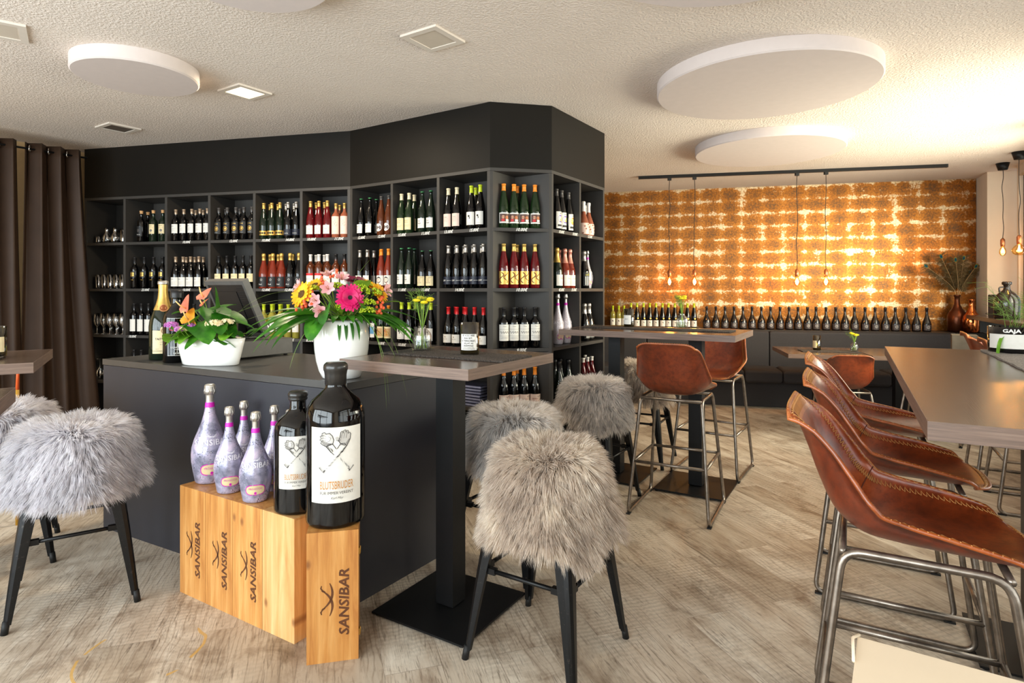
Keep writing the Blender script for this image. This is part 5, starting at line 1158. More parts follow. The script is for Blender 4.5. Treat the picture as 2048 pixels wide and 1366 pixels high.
# ------------------------------------------------------------------ sheepskins
def pelt(label, c, ang, n, seed, fur, smax, zt=.765, length=.072, width=.0016):
    rng = np.random.default_rng(seed)
    def seatr(th): return .150/np.maximum(np.abs(np.cos(th))**3.2+np.abs(np.sin(th))**3.2, 1e-6)**(1/3.2)
    fo = rng.uniform(0, 6.28, 4)
    def surf(th, s):
        rs = seatr(th); R = .05; s1 = rs-.02; ar = R*1.45
        phi = np.clip((s-s1)/R, 0, 1.45); over = np.maximum(s-s1-ar, 0)
        fold = (np.sin(3*th+fo[0])*.022+np.sin(5*th+fo[1])*.014+np.sin(9*th+fo[2])*.006)*np.clip(over/.2, 0, 1)
        r = np.minimum(s, s1)+R*np.sin(phi)+over*.20+fold
        z = zt-R*(1-np.cos(phi))-over*.975+.006*np.sin(th*4+fo[3])*np.clip(s/.1, 0, 1)*(over <= 0)
        return np.stack([r*np.cos(th), r*np.sin(th), z], -1)
    def nrm(th, s):
        e = 1e-3; a = surf(th+e, s)-surf(th-e, s); b_ = surf(th, s+e)-surf(th, s-e); n_ = np.cross(a, b_); n_ = -n_
        n_ /= np.linalg.norm(n_, axis=-1, keepdims=True)+1e-9; t_ = b_/(np.linalg.norm(b_, axis=-1, keepdims=True)+1e-9)
        sg = np.sign(n_[..., 2:3]+.3*(n_[..., 0:1]*np.cos(th)[..., None]+n_[..., 1:2]*np.sin(th)[..., None])); return n_*np.where(sg == 0, 1, sg), t_
    # hide
    nt, nr = 72, 16; th = np.linspace(0, 2*PI, nt, endpoint=False); rows = []
    for j in range(1, nr+1): rows.append(surf(th, smax(th)*j/nr))
    top = [tuple(surf(np.array([0.]), np.array([1e-4]))[0])]+[tuple(v) for rw_ in rows for v in rw_]
    nn = [nrm(th, smax(th)*j/nr)[0] for j in range(1, nr+1)]
    bot = [(0, 0, zt-.006)]+[tuple(v-.006*m) for rw_, mm in zip(rows, nn) for v, m in zip(rw_, mm)]
    fs = [(0, 1+i, 1+(i+1) % nt) for i in range(nt)]+[(1+j*nt+i, 1+(j+1)*nt+i, 1+(j+1)*nt+(i+1) % nt, 1+j*nt+(i+1) % nt) for j in range(nr-1) for i in range(nt)]
    o = len(top); V_ = top+bot; F_ = list(fs)+[tuple(o+k for k in reversed(f)) for f in fs]
    F_ += [(1+(nr-1)*nt+i, o+1+(nr-1)*nt+i, o+1+(nr-1)*nt+(i+1) % nt, 1+(nr-1)*nt+(i+1) % nt) for i in range(nt)]
    mi = [0]*len(fs)+[1]*(len(F_)-len(fs))
    # fleece, in tufts
    nc = max(60, n//26)
    def sample(k):
        t_ = rng.uniform(0, 2*PI, k*3); s_ = np.sqrt(rng.uniform(0, 1, k*3))*.62; ok = s_ < smax(t_)*.995; return t_[ok][:k], s_[ok][:k]
    ct, cs = sample(nc*2); cp = surf(ct, cs); cn, ctg = nrm(ct, cs)
    t_, s_ = sample(n); t_, s_ = t_[:n], s_[:n]; m = len(t_)
    p0 = surf(t_, s_); N_, T_ = nrm(t_, s_)
    # nearest tuft (chunked)
    near = np.empty(m, int)
    for k in range(0, m, 2000): near[k:k+2000] = np.argmin(((p0[k:k+2000, None, :]-cp[None])**2).sum(-1), 1)
    swirl = np.stack([-np.sin(t_), np.cos(t_), np.zeros(m)], -1)
    cdir = rng.normal(0, .22, (len(ct), 3)); clen = rng.uniform(.85, 1.25, len(ct))
    edge = np.clip(s_/.2, .15, 1)[:, None]
    d = N_*.78+T_*(.75*edge)+cdir[near]+rng.normal(0, .12, (m, 3))+swirl*(.25*np.sin(4*t_+fo[0]))[:, None]; d /= np.linalg.norm(d, axis=1, keepdims=True)
    ln = (length*clen[near]*rng.uniform(.75, 1.15, m))[:, None]
    tip_c = cp[near]+(cn[near]*.72+ctg[near]*.8+cdir[near]*1.1)*length*.9
    g = np.array([0, 0, -1.0]); v1 = p0+d*ln*.38; v2 = p0+d*ln*.74+g*ln*.10; v3 = p0+d*ln*1.0+g*ln*.28
    v2 = v2*.82+(tip_c*.75+p0*.25)*.18; v3 = v3*.66+tip_c*.34
    view = np.cross(d, rng.normal(0, 1, (m, 3))); view /= np.linalg.norm(view, axis=1, keepdims=True)+1e-9
    w = (width*rng.uniform(.7, 1.35, m))[:, None]
    A = np.stack([p0-view*w, p0+view*w, v1-view*w*.95, v1+view*w*.95, v2-view*w*.6, v2+view*w*.6, v3], 1).reshape(-1, 3)
    base = len(V_); VV = np.concatenate([np.array(V_), A]); idx = base+np.arange(m)*7
    q1 = np.stack([idx, idx+1, idx+3, idx+2], 1); q2 = np.stack([idx+2, idx+3, idx+5, idx+4], 1); tr = np.stack([idx+4, idx+5, idx+6], 1)
    me = bpy.data.meshes.new('sheepskin'); loops = []; starts = []; tot = 0
    for f in F_: starts.append(tot); loops += list(f); tot += len(f)
    loops = np.array(loops, dtype=np.int32); nq = len(q1)*2
    loops = np.concatenate([loops, q1.ravel(), q2.ravel(), tr.ravel()]).astype(np.int32)
    starts = np.concatenate([np.array(starts), tot+np.arange(nq)*4, tot+nq*4+np.arange(m)*3]).astype(np.int32)
    me.vertices.add(len(VV)); me.vertices.foreach_set('co', VV.astype(np.float32).ravel()); me.loops.add(len(loops)); me.loops.foreach_set('vertex_index', loops)
    me.polygons.add(len(starts)); me.polygons.foreach_set('loop_start', starts)
    me.polygons.foreach_set('material_index', np.concatenate([np.array(mi), np.zeros(nq+m)]).astype(np.int32)); me.polygons.foreach_set('use_smooth', np.concatenate([np.ones(len(F_)), np.zeros(nq+m)]).astype(bool))
    me.update(calc_edges=True); me.validate(); me.materials.append(fur); me.materials.append(HIDE)
    return tag(put('sheepskin', me, None, c, ang), label, 'sheepskin', 'long-haired sheepskins over the stools')
def lobes(base, *ls):
    def f(th):
        v = np.full_like(th, base)
        for a, amp, wd in ls: d = np.angle(np.exp(1j*(th-math.radians(a)))); v = v+amp*np.exp(-(d/math.radians(wd))**2)
        return v
    return f
# angles are in plan degrees (0 right, 90 away, -90 towards us)
pelt('beige sheepskin over the foremost stool, a long lobe hanging at its right', (.139, 2.33, 0), 0, 62000, 11, FUR_M, lobes(.40, (-64, .105, 24), (-38, .03, 20), (0, .05, 22), (180, .03, 40), (-140, .04, 30)), width=.0013)
pelt('grey sheepskin right behind the square table column', (.005, 3.03, 0), 0, 30000, 12, FUR_G, lobes(.36, (-100, .05, 40)), width=.0016)
pelt('grey rounded sheepskin on the stool at the shelf end of the long table', (.545, 3.98, 0), 0, 26000, 13, FUR_G, lobes(.36, (-90, .06, 50), (0, .06, 30)), width=.0017)
pelt('beige sheepskin half hidden behind the leather stool at the long table', (1.06, 4.93, 0), 0, 16000, 14, FUR_M, lobes(.38, (-60, .06, 50)), width=.002)
pelt('big silver sheepskin over the left stool', (-1.99, 2.735, 0), 0, 52000, 15, FUR_L, lobes(.40, (-60, .04, 50), (200, .05, 40), (20, .03, 30)), width=.0014)
pelt('silver sheepskin cut by the left picture edge', (-2.66, 3.12, 0), 0, 22000, 16, FUR_L, lobes(.40, (-60, .05, 40)), width=.0018)
# ------------------------------------------------------------------ curtains
rp = Vector((-3.93, 5.55, 0)); rang = math.atan2(-BX.y, -BX.x)      # local x runs towards us along the rod
t = thing('curtain_rod', 'thin black curtain rod under the ceiling at the left', 'curtain rod', (rp.x, rp.y, 2.61), rang)
b = MB(); b.tube([(.0, 0, 0), (2.2, 0, 0)], .009, 10); put('rod', b.mesh('rod', BLACK_METAL), t)
b = MB(); b.tube([(1.0, 0, 0), (1.0, 0, .07), (1.0, 0, CEIL-2.61-.002)], .007, 8); put('bracket', b.mesh('bracket', BLACK_METAL), t)
def curtain(label, x0, x1, n, flare0, flare1, seed, lean=0.0):
    rr = random.Random(seed); t = thing('curtain', label, 'curtain', (rp.x, rp.y, 0), rang, 'brown eyelet curtains'); nx, nz = n*14, 26; vs = []
    ph = [rr.uniform(-.5, .5) for _ in range(n*2+2)]
    for k in range(nz+1):
        f = k/nz; z = 2.665*(1-f)+.012*f
        for i in range(nx+1):
            u = i/nx; xx = x0+(x1-x0)*u; X = xx+((flare0)*(1-u)+flare1*u)*f**1.3
            amp = .052*(1-.25*f)+.016*math.sin(u*7+seed)*f; w = math.sin(2*PI*n*u+ph[0]*f*1.4)+.25*f*math.sin(2*PI*n*2.3*u+ph[1]*3)
            vs.append((X+.010*math.sin(4*PI*n*u)*(1-f), amp*w+lean*f, z))
    fs = [(k*(nx+1)+i, (k+1)*(nx+1)+i, (k+1)*(nx+1)+i+1, k*(nx+1)+i+1) for k in range(nz) for i in range(nx)]
    b = MB(); b.add(vs, fs, 0, True); me = b.mesh('fabric', CURTAIN); o = put('fabric', me, t)
    sd = o.modifiers.new('s', 'SOLIDIFY'); sd.thickness = .003
    for i in range(2*n):
        u = (i+.5)/(2*n); x = x0+(x1-x0)*u; s = 1 if i % 2 == 0 else -1
        b = MB(); th_ = [Vector((0, .027*math.cos(a), .027*math.sin(a))) for a in [2*PI*q/20 for q in range(20)]]
        b.tube(th_, .005, 6, closed=True); R_ = put('eyelet', b.mesh('eyelet', CHROME), t, (x+.0, 0, 2.61), rotz=.5*s)
    return t
curtain('brown eyelet curtain next to the shelving, flaring at the floor', .055, .47, 3, -.19, .04, 3)
curtain('brown eyelet curtain nearer the left picture edge', .53, 1.3, 5, -.06, .1, 8)
# ------------------------------------------------------------------ leaves, flowers
def leafgeo(b, base, d, L, W, droop=.3, shape='lance', mat=0, fold=.15, up=Vector((0, 0, 1)), n=9, roll=0.0, wave=0.0):
    base = Vector(base); d = Vector(d).normalized(); side = d.cross(up)
    if side.length < .05: side = d.cross(Vector((1, 0, 0)))
    side.normalize(); nrm_ = side.cross(d).normalized()
    if roll: R_ = Matrix.Rotation(roll, 3, d); side = R_ @ side; nrm_ = R_ @ nrm_
    vs = []; p = base.copy(); dd = d.copy(); st = L/n
    for i in range(n+1):
        t = i/n
        if shape == 'lance': w = math.sin(PI*min(1, t*.97+.03))**.8*(1-.25*t)
        elif shape == 'heart': w = (1-t)**.62*1.12*min(1, .55+t*5) if t < 1 else 0
        elif shape == 'round': w = math.sin(PI*min(1, t*.92+.06))**.55
        elif shape == 'blade': w = (1-t)**.7
        elif shape == 'petal': w = math.sin(PI*min(1, .12+t*.80))**.7
        w *= W/2; wz = wave*math.sin(t*17)*W
        vs += [p-side*w+nrm_*(fold*w+wz), p.copy(), p+side*w+nrm_*(fold*w-wz)]
        dd = (dd+Vector((0, 0, -1))*droop/n*(1+t)).normalized(); p = p+dd*st; nrm_ = side.cross(dd).normalized()
    if shape == 'heart':        # back lobes
        vs[0] = base-side*W*.33-d*L*.13+nrm_*.1*W; vs[2] = base+side*W*.33-d*L*.13+nrm_*.1*W
    fs = []
    for i in range(n): a = i*3; fs += [(a, a+1, a+4, a+3), (a+1, a+2, a+5, a+4)]
    b.add(vs, fs, mat, True); return p
def vein(name, c1, c2, c3, rough=.35, scale=14):
    if name in _mc: return _mc[name]
    t = NT(name); v = t.coord(); a = t.noise(v, scale, 4, .6); t.l(t.ramp(a, [(.3, lin(c1)), (.52, lin(c2)), (.75, lin(c3))]), t.b.inputs['Base Color'])
    t.b.inputs['Roughness'].default_value = rough; t.b.inputs['Subsurface Weight'].default_value = 0.0; t.b.inputs['Transmission Weight'].default_value = .0
    tr = t.n('ShaderNodeBsdfTranslucent'); tr.inputs[0].default_value = (*lin(c3), 1); mx = t.n('ShaderNodeMixShader'); mx.inputs[0].default_value = .25
    t.l(t.b.outputs[0], mx.inputs[1]); t.l(tr.outputs[0], mx.inputs[2]); t.l(mx.outputs[0], t.out.inputs['Surface']); _mc[name] = t.m; return t.m
LEAF = vein('glossy_green_leaf', (22, 66, 16), (48, 112, 26), (92, 158, 44)); LEAF2 = vein('bright_green_leaf', (60, 120, 24), (112, 172, 44), (168, 206, 84))
GRASS = vein('grass_blade', (86, 128, 44), (126, 164, 66), (172, 196, 110), .5); STEM = vein('stem_green', (96, 136, 40), (140, 176, 60), (180, 204, 92), .5)
PETY = vein('yellow_petal', (226, 150, 14), (252, 192, 24), (255, 222, 70), .6); PETM = vein('magenta_petal', (176, 10, 84), (226, 22, 112), (242, 66, 142), .5)
PETP = vein('pink_petal', (226, 142, 150), (244, 186, 190), (252, 220, 216), .55); BERRY = mat('coral_berry', (224, 92, 52), .3); LIMEB = vein('lime_bud', (140, 170, 20), (190, 210, 40), (216, 226, 80), .5, 60)
SPATH = vein('coral_spathe', (214, 98, 84), (236, 132, 110), (246, 180, 140), .2); SPATHY = vein('amber_spathe', (206, 130, 24), (234, 166, 50), (236, 190, 96), .2)
KALP = vein('violet_floret', (160, 78, 168), (204, 120, 200), (238, 190, 226), .6, 60); KALC = vein('cream_floret', (226, 200, 140), (248, 232, 190), (255, 246, 222), .6, 60)
DARKC = mat('dark_flower_eye', (40, 14, 20), .8); SOIL = mat('potting_bark', (84, 52, 34), .95, var=.4, scale=60, bump=.6); MAROON = vein('maroon_petal', (104, 14, 50), (150, 30, 78), (180, 60, 104), .5)
def daisy(parent, name, c, axis, r, n, m, eye_r, eyem=DARKC, rows=2, seedr=1, parts=True):
    rr = random.Random(seedr); axis = Vector(axis).normalized(); X = axis.orthogonal().normalized(); Y = axis.cross(X); b = MB()
    for k in range(rows):
        for i in range(n):
            a = 2*PI*(i+.5*k)/n+rr.uniform(-.06, .06); d = (X*math.cos(a)+Y*math.sin(a))+axis*(.10+.22*k+rr.uniform(-.05, .05))
            leafgeo(b, Vector(c)+axis*.002*k, d, r*(1-.16*k)*rr.uniform(.92, 1.05), r*.30, .05, 'petal', 0, .12, axis, 5)
    pe = put(name, b.mesh(name, m), parent); b = MB(); M = Matrix.Translation(Vector(c)+axis*.003) @ axis.to_track_quat('Z', 'Y').to_matrix().to_4x4()
    b.lathe([(eye_r, 0), (eye_r*.9, eye_r*.35), (eye_r*.45, eye_r*.42), (eye_r*.3, eye_r*.25), (0, eye_r*.28)], 18, M=M)
    for i in range(26): a = rr.uniform(0, 6.28); q = eye_r*rr.uniform(.55, 1.0); b.sphere((q*math.cos(a), q*math.sin(a), eye_r*.35), eye_r*.10, 5, 3, 0, M=M)
    put('flower_eye', b.mesh('flower_eye', eyem), pe); return pe
# big white vase with the bouquet
vp = Vector((-.785, 2.765, CT)); t = thing('vase', 'tall white ceramic vase holding the mixed bouquet on the counter corner', 'vase', vp)
b = MB(); b.lathe([(0, 0), (.078, 0), (.087, .006), (.101, .035), (.113, .08), (.1205, .13), (.1235, .18), (.121, .225), (.113, .258), (.106, .268), (.100, .262), (.105, .235), (.108, .19), (.10, .1), (.07, .03), (0, .03)], 56)
put('vase_body', b.mesh('vase_body', WHITE), t)
bq = thing('bouquet', 'mixed bouquet with magenta gerbera, sunflowers, pink lilies and big leaves in the white vase', 'flowers', vp+Vector((0, 0, .27)))
rr = random.Random(5); TOV = Vector((.272, -.962, 0))         # towards the viewer
RT = Vector((.962, .272, 0))
def vb(r_, f_, u_): return RT*r_+TOV*f_+Vector((0, 0, u_))
b = MB()
for k in range(40): a = 2*PI*k/40; q = .05*rr.random()**.5; s0 = Vector((q*math.cos(a), q*math.sin(a), -.16)); e = vb(rr.uniform(-.13, .13), rr.uniform(-.08, .08), rr.uniform(.04, .14)); b.tube([s0, Vector((s0.x*1.1, s0.y*1.1, -.02)), e], .0026, 5)
put('stems', b.mesh('stems', STEM), bq)
daisy(bq, 'gerbera', vb(.035, .135, .098), vb(.1, 1, .22), .063, 24, PETM, .017, DARKC, 3, 2)
daisy(bq, 'gerbera', vb(.06, -.02, .175), vb(.1, .25, 1), .055, 20, MAROON, .014, DARKC, 2, 4)
daisy(bq, 'sunflower', vb(-.165, .075, .112), vb(-.7, .7, .45), .062, 18, PETY, .020, mat('sunflower_heart', (90, 60, 20), .9), 2, 6)
daisy(bq, 'sunflower', vb(-.115, .02, .150), vb(-.4, .4, .8), .055, 18, PETY, .018, mat('sunflower_heart', (90, 60, 20), .9), 2, 7)
daisy(bq, 'sunflower', vb(.165, .06, .118), vb(.8, .5, .5), .055, 18, PETY, .018, mat('sunflower_heart', (90, 60, 20), .9), 2, 8)
daisy(bq, 'sunflower', vb(.125, .0, .155), vb(.6, .3, .9), .045, 16, PETY, .015, LIMEB, 2, 9)
for k, (c, ax) in enumerate(((vb(-.055, .115, .135), vb(-.2, .9, .4)), (vb(-.105, .105, .085), vb(-.5, .9, .2)), (vb(-.085, .12, .045), vb(-.3, 1, -.2)), (vb(.0, .06, .178), vb(.1, .5, .9)), (vb(-.06, .03, .195), vb(-.2, .2, 1)), (vb(.185, .09, .13), vb(1, .6, .3)), (vb(-.175, .03, .145), vb(-1, .3, .5)))):
    b = MB(); ax = ax.normalized(); X = ax.orthogonal().normalized(); Y = ax.cross(X)
    for i in range(6): a = 2*PI*i/6; leafgeo(b, c, X*math.cos(a)+Y*math.sin(a)+ax*.75, .042, .024, .1, 'petal', 0, .25, ax, 6)
    pe = put('lily', b.mesh('lily', PETP), bq); b = MB()
    for i in range(5): a = 2*PI*i/5; b.tube([c, c+ax*.025+(X*math.cos(a)+Y*math.sin(a))*.006], .0008, 4); b.sphere(c+ax*.026+(X*math.cos(a)+Y*math.sin(a))*.006, .0022, 5, 3)
    put('stamens', b.mesh('stamens', mat('stamen', (170, 110, 60), .6)), pe)
for c in (vb(-.175, .10, .055), vb(-.145, .12, .075), vb(-.13, .10, .11), vb(.155, .10, .075), (vb(.17, .11, .05)), vb(.165, .09, .03), vb(-.03, .05, .20), vb(-.085, .08, .165), vb(.175, .08, .10)):
    b = MB()
    for i in range(5): o_ = Vector((rr.gauss(0, .010), rr.gauss(0, .010), rr.gauss(0, .010))); b.sphere(c+o_, .0068, 9, 6, 0, (1, 1, 1.2))
    put('berries', b.mesh('berries', BERRY), bq)
for c, q in ((vb(.08, .10, .135), .042), (vb(.115, .11, .075), .035), (vb(.14, .10, .12), .038), (vb(-.02, .09, .15), .03), (vb(.11, .13, .04), .035), (vb(.0, .12, .06), .03), (vb(-.12, .06, .14), .026)):
    b = MB()
    for i in range(90):
        v_ = Vector((rr.gauss(0, 1), rr.gauss(0, 1), rr.gauss(0, 1))).normalized(); b.sphere(c+Vector((v_.x, v_.y, abs(v_.z)*.8-.2))*q*rr.uniform(.7, 1), .0038, 6, 4)
    put('green_buds', b.mesh('green_buds', LIMEB), bq)
# collar of large leaves
def bleaf(d, L, W, droop, shape='lance', m=LEAF, c=None, roll=0, wave=0.0, name='leaf'):
    b = MB(); leafgeo(b, c or vb(0, .0, .0)+Vector(d).normalized()*.03, d, L, W, droop, shape, 0, .22, Vector((0, 0, 1)), 12, roll, wave); return put(name, b.mesh(name, m), bq)
for k in range(14):
    f = k/13; bleaf(vb(-1+.15*rr.random(), .75-1.2*f, .10+.30*rr.random()), .30+.09*rr.random(), .058, .45+.45*rr.random(), c=vb(-.05, .06-.08*f, .012), roll=rr.uniform(-.5, .5))
for k in range(13):
    f = k/12; bleaf(vb(1, .75-1.2*f, .08+.30*rr.random()), .26+.08*rr.random(), .052, .45+.4*rr.random(), c=vb(.05, .06-.08*f, .012), roll=rr.uniform(-.5, .5))
for k in range(9): bleaf(vb(-.9+.23*k, 1, .75), .11+.03*rr.random(), .045, 1.1, c=vb(-.06+.016*k, .07, .0))
for k in range(4): bleaf(vb(.0+.25*k, 1, .0), .11, .018, 3.2, c=vb(-.01+.02*k, .085, -.002))
for k in range(10): a = rr.uniform(0, 6.28); bleaf(Vector((math.cos(a), math.sin(a), .9)), .15, .05, .9, 'lance', LEAF2 if k % 3 == 0 else LEAF)
bleaf(vb(-.55, 1, -.25), .17, .095, 1.0, 'round', LEAF, vb(-.07, .08, .03)); bleaf(vb(-.1, 1, .15), .13, .085, 1.3, 'round', LEAF, vb(-.06, .09, .06), .9); bleaf(vb(.25, .8, .6), .13, .08, 1.0, 'round', LEAF, vb(.05, .08, .06), -.9)
bleaf(vb(.2, .9, 1), .12, .075, .6, 'round', LEAF2, vb(.08, .05, .12)); bleaf(vb(.9, .5, .8), .11, .06, .8, 'lance', LEAF2, vb(.13, .06, .10)); bleaf(vb(1, .2, .45), .14, .05, .5, 'lance', LEAF2, vb(.15, .04, .06))
for d, L, dr in ((vb(-1, .3, .95), .60, 1.5), (vb(-1, .4, .55), .58, .9), (vb(-1, .3, .40), .55, .65), (vb(-1, .5, .25), .52, .5), (vb(-.9, .8, .1), .40, 1.4), (vb(.9, .5, .55), .50, 1.8), (vb(1, .6, .3), .50, 2.0), (vb(1, .9, .25), .55, 2.7), (vb(.8, 1.0, .5), .60, 3.0), (vb(1, .2, .9), .40, 1.3), (vb(.3, .2, 1), .30, .7), (vb(1, .7, -.05), .55, 1.6)):
    b = MB(); leafgeo(b, vb(0, .02, .03), d, L, .005, dr, 'blade', 0, .3, n=26); put('grass_blade', b.mesh('grass_blade', GRASS), bq)
# planter with anthurium
pp = Vector((-1.625, 3.235, CT)); t = thing('planter', 'white oval planter with coral anthuriums and small flowering plants on the counter', 'planter', pp, math.radians(-8))
b = MB(); b.lathe([(0, 0), (.150, 0), (.160, .006), (.172, .05), (.186, .105), (.196, .145), (.192, .147), (.182, .120), (.16, .05), (0, .05)], 60, sx=1, sy=.43); put('pot', b.mesh('pot', WHITE), t)
b = MB(); b.lathe([(0, .128), (.10, .132), (.184, .124)], 30, sx=1, sy=.43)
for i in range(60): a = rr.uniform(0, 6.28); q = rr.random()**.5*.17; b.sphere((q*math.cos(a), q*.43*math.sin(a), .130), rr.uniform(.005, .011), 6, 4, 0, (1, 1, .6))
put('soil', b.mesh('soil', SOIL), t)
def hp(x, f, u): return Vector((x, -f, u))
def anth(c, axis, r, m, stem_from, spadix=True):
    axis = Vector(axis).normalized(); b = MB(); d = axis.orthogonal(); d = (Vector((0, 0, 1))-axis*axis.z).normalized() if abs(axis.z) < .9 else d
    leafgeo(b, Vector(c)+d*(-r*.25), d, r*1.5, r*1.5, .15, 'heart', 0, .25, axis, 10); fl_ = put('anthurium_flower', b.mesh('anthurium_flower', m), t)
    b = MB(); b.tube([Vector(c), Vector(c)+axis*r*.55+d*r*.2, Vector(c)+axis*r*.95+d*r*.5], .0034, 6, rad=[.004, .004, .0024]); put('spadix', b.mesh('spadix', mat('spadix', (236, 190, 120), .5)), fl_)
    b = MB(); b.tube(smoothpath([Vector(stem_from), (Vector(stem_from)+Vector(c))/2+Vector((.012, 0, 0)), Vector(c)], 5), .0022, 6); put('flower_stem', b.mesh('flower_stem', STEM), fl_)
anth(hp(.0, .06, .365), (-.25, -.75, .62), .055, SPATH, (.01, 0, .13)); anth(hp(-.085, .08, .305), (-.45, -.85, .15), .062, SPATH, (-.01, 0, .13)); anth(hp(-.055, .10, .245), (-.1, -.9, .4), .058, SPATHY, (0, 0, .13)); anth(hp(-.01, .05, .325), (-.5, -.6, .6), .036, SPATH, (0, 0, .13)); anth(hp(-.035, .11, .21), (.3, -.9, .2), .042, SPATHY, (0, 0, .13))
def aleaf(c, d, L, W, droop=.5, roll=0.0, shape='heart', m=LEAF, st=(.01, 0, .13)):
    L *= 1.45; W *= 1.6; c = Vector(c)+Vector((0, 0, .035 if c[2] > .19 else 0)); b = MB(); leafgeo(b, c, d, L, W, droop, shape, 0, .18, Vector((0, 0, 1)), 10, roll); lf = put('leaf', b.mesh('leaf', m), t)
    b = MB(); b.tube(smoothpath([Vector(st), (Vector(st)+Vector(c))/2+Vector((0, 0, .02)), Vector(c)], 4), .0016, 5); put('leaf_stem', b.mesh('leaf_stem', STEM), lf)
aleaf(hp(.045, .02, .245), hp(-.1, -.1, 1), .10, .085, .1, 1.2); aleaf(hp(.05, .05, .26), hp(.7, .6, -.6), .13, .10, .3); aleaf(hp(.08, .03, .245), hp(1, .2, -.1), .13, .085, .35); aleaf(hp(-.03, .06, .215), hp(-.75, .5, -.6), .13, .10, .3)
aleaf(hp(.0, .07, .20), hp(.75, .7, -.5), .13, .11, .3, .3); aleaf(hp(-.09, .0, .25), hp(-1, 0, .1), .10, .06, .3); aleaf(hp(0, .02, .23), hp(.2, -.4, .3), .12, .10, .4); aleaf(hp(-.01, .08, .16), hp(-.35, .8, -.6), .07, .06, .2); aleaf(hp(.06, .02, .20), hp(1, .5, -.35), .12, .09, .3); aleaf(hp(.1, .0, .20), hp(1, -.3, -.1), .10, .07, .3)
for k in range(34):
    a = rr.uniform(0, 6.28); x = rr.uniform(-.19, -.02) if k < 20 else rr.uniform(.05, .19); y = rr.uniform(-.06, .05)
    aleaf(Vector((x, y, rr.uniform(.135, .175))), Vector((math.cos(a)+(-.9 if k < 20 else .7), math.sin(a)-.6, rr.uniform(.0, .7))), rr.uniform(.05, .075), rr.uniform(.045, .06), .8, 0, 'round', LEAF2 if k < 22 else LEAF, (x*.8, y, .128))
def florets(c, r, n, m, nm, col=LEAF2):
    b = MB(); b.tube([Vector((c[0]*.8, c[1]*.5, .13)), Vector(c)], .002, 5); put('floret_stem', b.mesh('floret_stem', STEM), t); b = MB()
    for i in range(n):
        v_ = Vector((rr.gauss(0, 1), rr.gauss(0, 1)-.5, abs(rr.gauss(0, 1)))).normalized(); q = Vector(c)+Vector((v_.x*r*1.3, v_.y*r*.8, v_.z*r*.6)); X = v_.orthogonal().normalized(); Y = v_.cross(X)
        for j in range(5): a = 2*PI*j/5; leafgeo(b, q, X*math.cos(a)+Y*math.sin(a)+v_*.4, .0105, .009, .1, 'petal', 0, .1, v_, 3)
    put(nm, b.mesh(nm, m), t)
florets(hp(-.155, .10, .215), .028, 36, KALP, 'violet_florets'); florets(hp(-.10, .115, .195), .020, 26, KALP, 'violet_florets'); florets(hp(-.07, .12, .195), .017, 18, KALC, 'cream_florets'); florets(hp(-.035, .115, .215), .018, 22, KALP, 'violet_florets')
florets(hp(.095, .11, .225), .036, 46, KALC, 'cream_florets'); florets(hp(.155, .09, .235), .024, 28, KALC, 'cream_florets')
# small glass vases with yellow heads
YEL = vein('tansy_yellow', (226, 196, 10), (246, 222, 20), (252, 238, 90), .8, 90)
def glassvase(label, p, R, h, heads, wisps, seed, spread=.04, hh=.21, group='small glass flower vases'):
    rr = random.Random(seed); t = thing('flower_vase', label, 'vase', p, 0, group); b = MB()
    b.lathe([(0, 0), (R*.95, 0), (R, .006), (R, h*.62), (R*.9, h*.72), (R*.55, h*.86), (R*.42, h*.93), (R*.45, h), (R*.40, h), (R*.38, h*.93), (R*.5, h*.85), (R*.86, h*.70), (R*.94, h*.6), (R*.94, .01), (0, .01)], 28)
    put('glass', b.mesh('glass', GLASS), t); b = MB(); b.lathe([(0, .011), (R*.92, .011), (R*.92, h*.45), (0, h*.45)], 24); put('water', b.mesh('water', thin_glass('water', (236, 242, 236), .03, .4)), t)
    for i in range(heads):
        a = 2*PI*i/heads+rr.random(); q = spread*(.5+.5*rr.random()); top = Vector((q*math.cos(a), q*math.sin(a)*.7, hh+rr.uniform(-.012, .014))); bt = Vector((-.5*R*math.cos(a), -.5*R*math.sin(a), .014))
        b = MB(); b.lathe([(0, -.004), (.016, .0), (.0175, .006), (.012, .011), (0, .013)], 14, M=Matrix.Translation(top) @ Matrix.Rotation(rr.uniform(-.3, .3), 4, 'X'))
        for j in range(40): an = rr.uniform(0, 6.28); qq = .016*rr.random()**.5; b.sphere(top+Vector((qq*math.cos(an), qq*math.sin(an), .0105-.25*qq)), .0022, 5, 3)
        fl_ = put('flower_head', b.mesh('flower_head', YEL), t); b = MB(); b.tube(smoothpath([bt, Vector((top.x*.12, top.y*.12, h*.95)), top], 5), .0019, 6); put('flower_stem', b.mesh('flower_stem', STEM), fl_)
    for i in range(wisps):
        a = rr.uniform(0, 6.28); dx = -.9 if i % 2 else .1; e = Vector((rr.uniform(-.09, .03), rr.uniform(-.03, .03), hh+rr.uniform(.0, .06))); s0 = Vector((0, 0, h*.9)); b = MB(); b.tube([s0, (s0+e)/2+Vector((.005, 0, .012)), e], .0008, 4)
        for j in range(26): f = rr.uniform(.45, 1); q = s0.lerp(e, f); w = q+Vector((rr.gauss(0, .016), rr.gauss(0, .012), abs(rr.gauss(0, .014)))); b.tube([q, w], .0004, 3); b.sphere(w, .0014, 4, 3)
        put('seed_wisp', b.mesh('seed_wisp', GRASS), t)
    return t
glassvase('small clear glass vase with flat yellow flower heads on the square bar table', (-.418, 2.79, 1.1055), .044, .118, 7, 8, 3, .045, .235)
glassvase('small clear glass vase with yellow and green sprigs on the long bar table', (1.235, 4.36, 1.1055), .042, .115, 5, 9, 5, .03, .225)
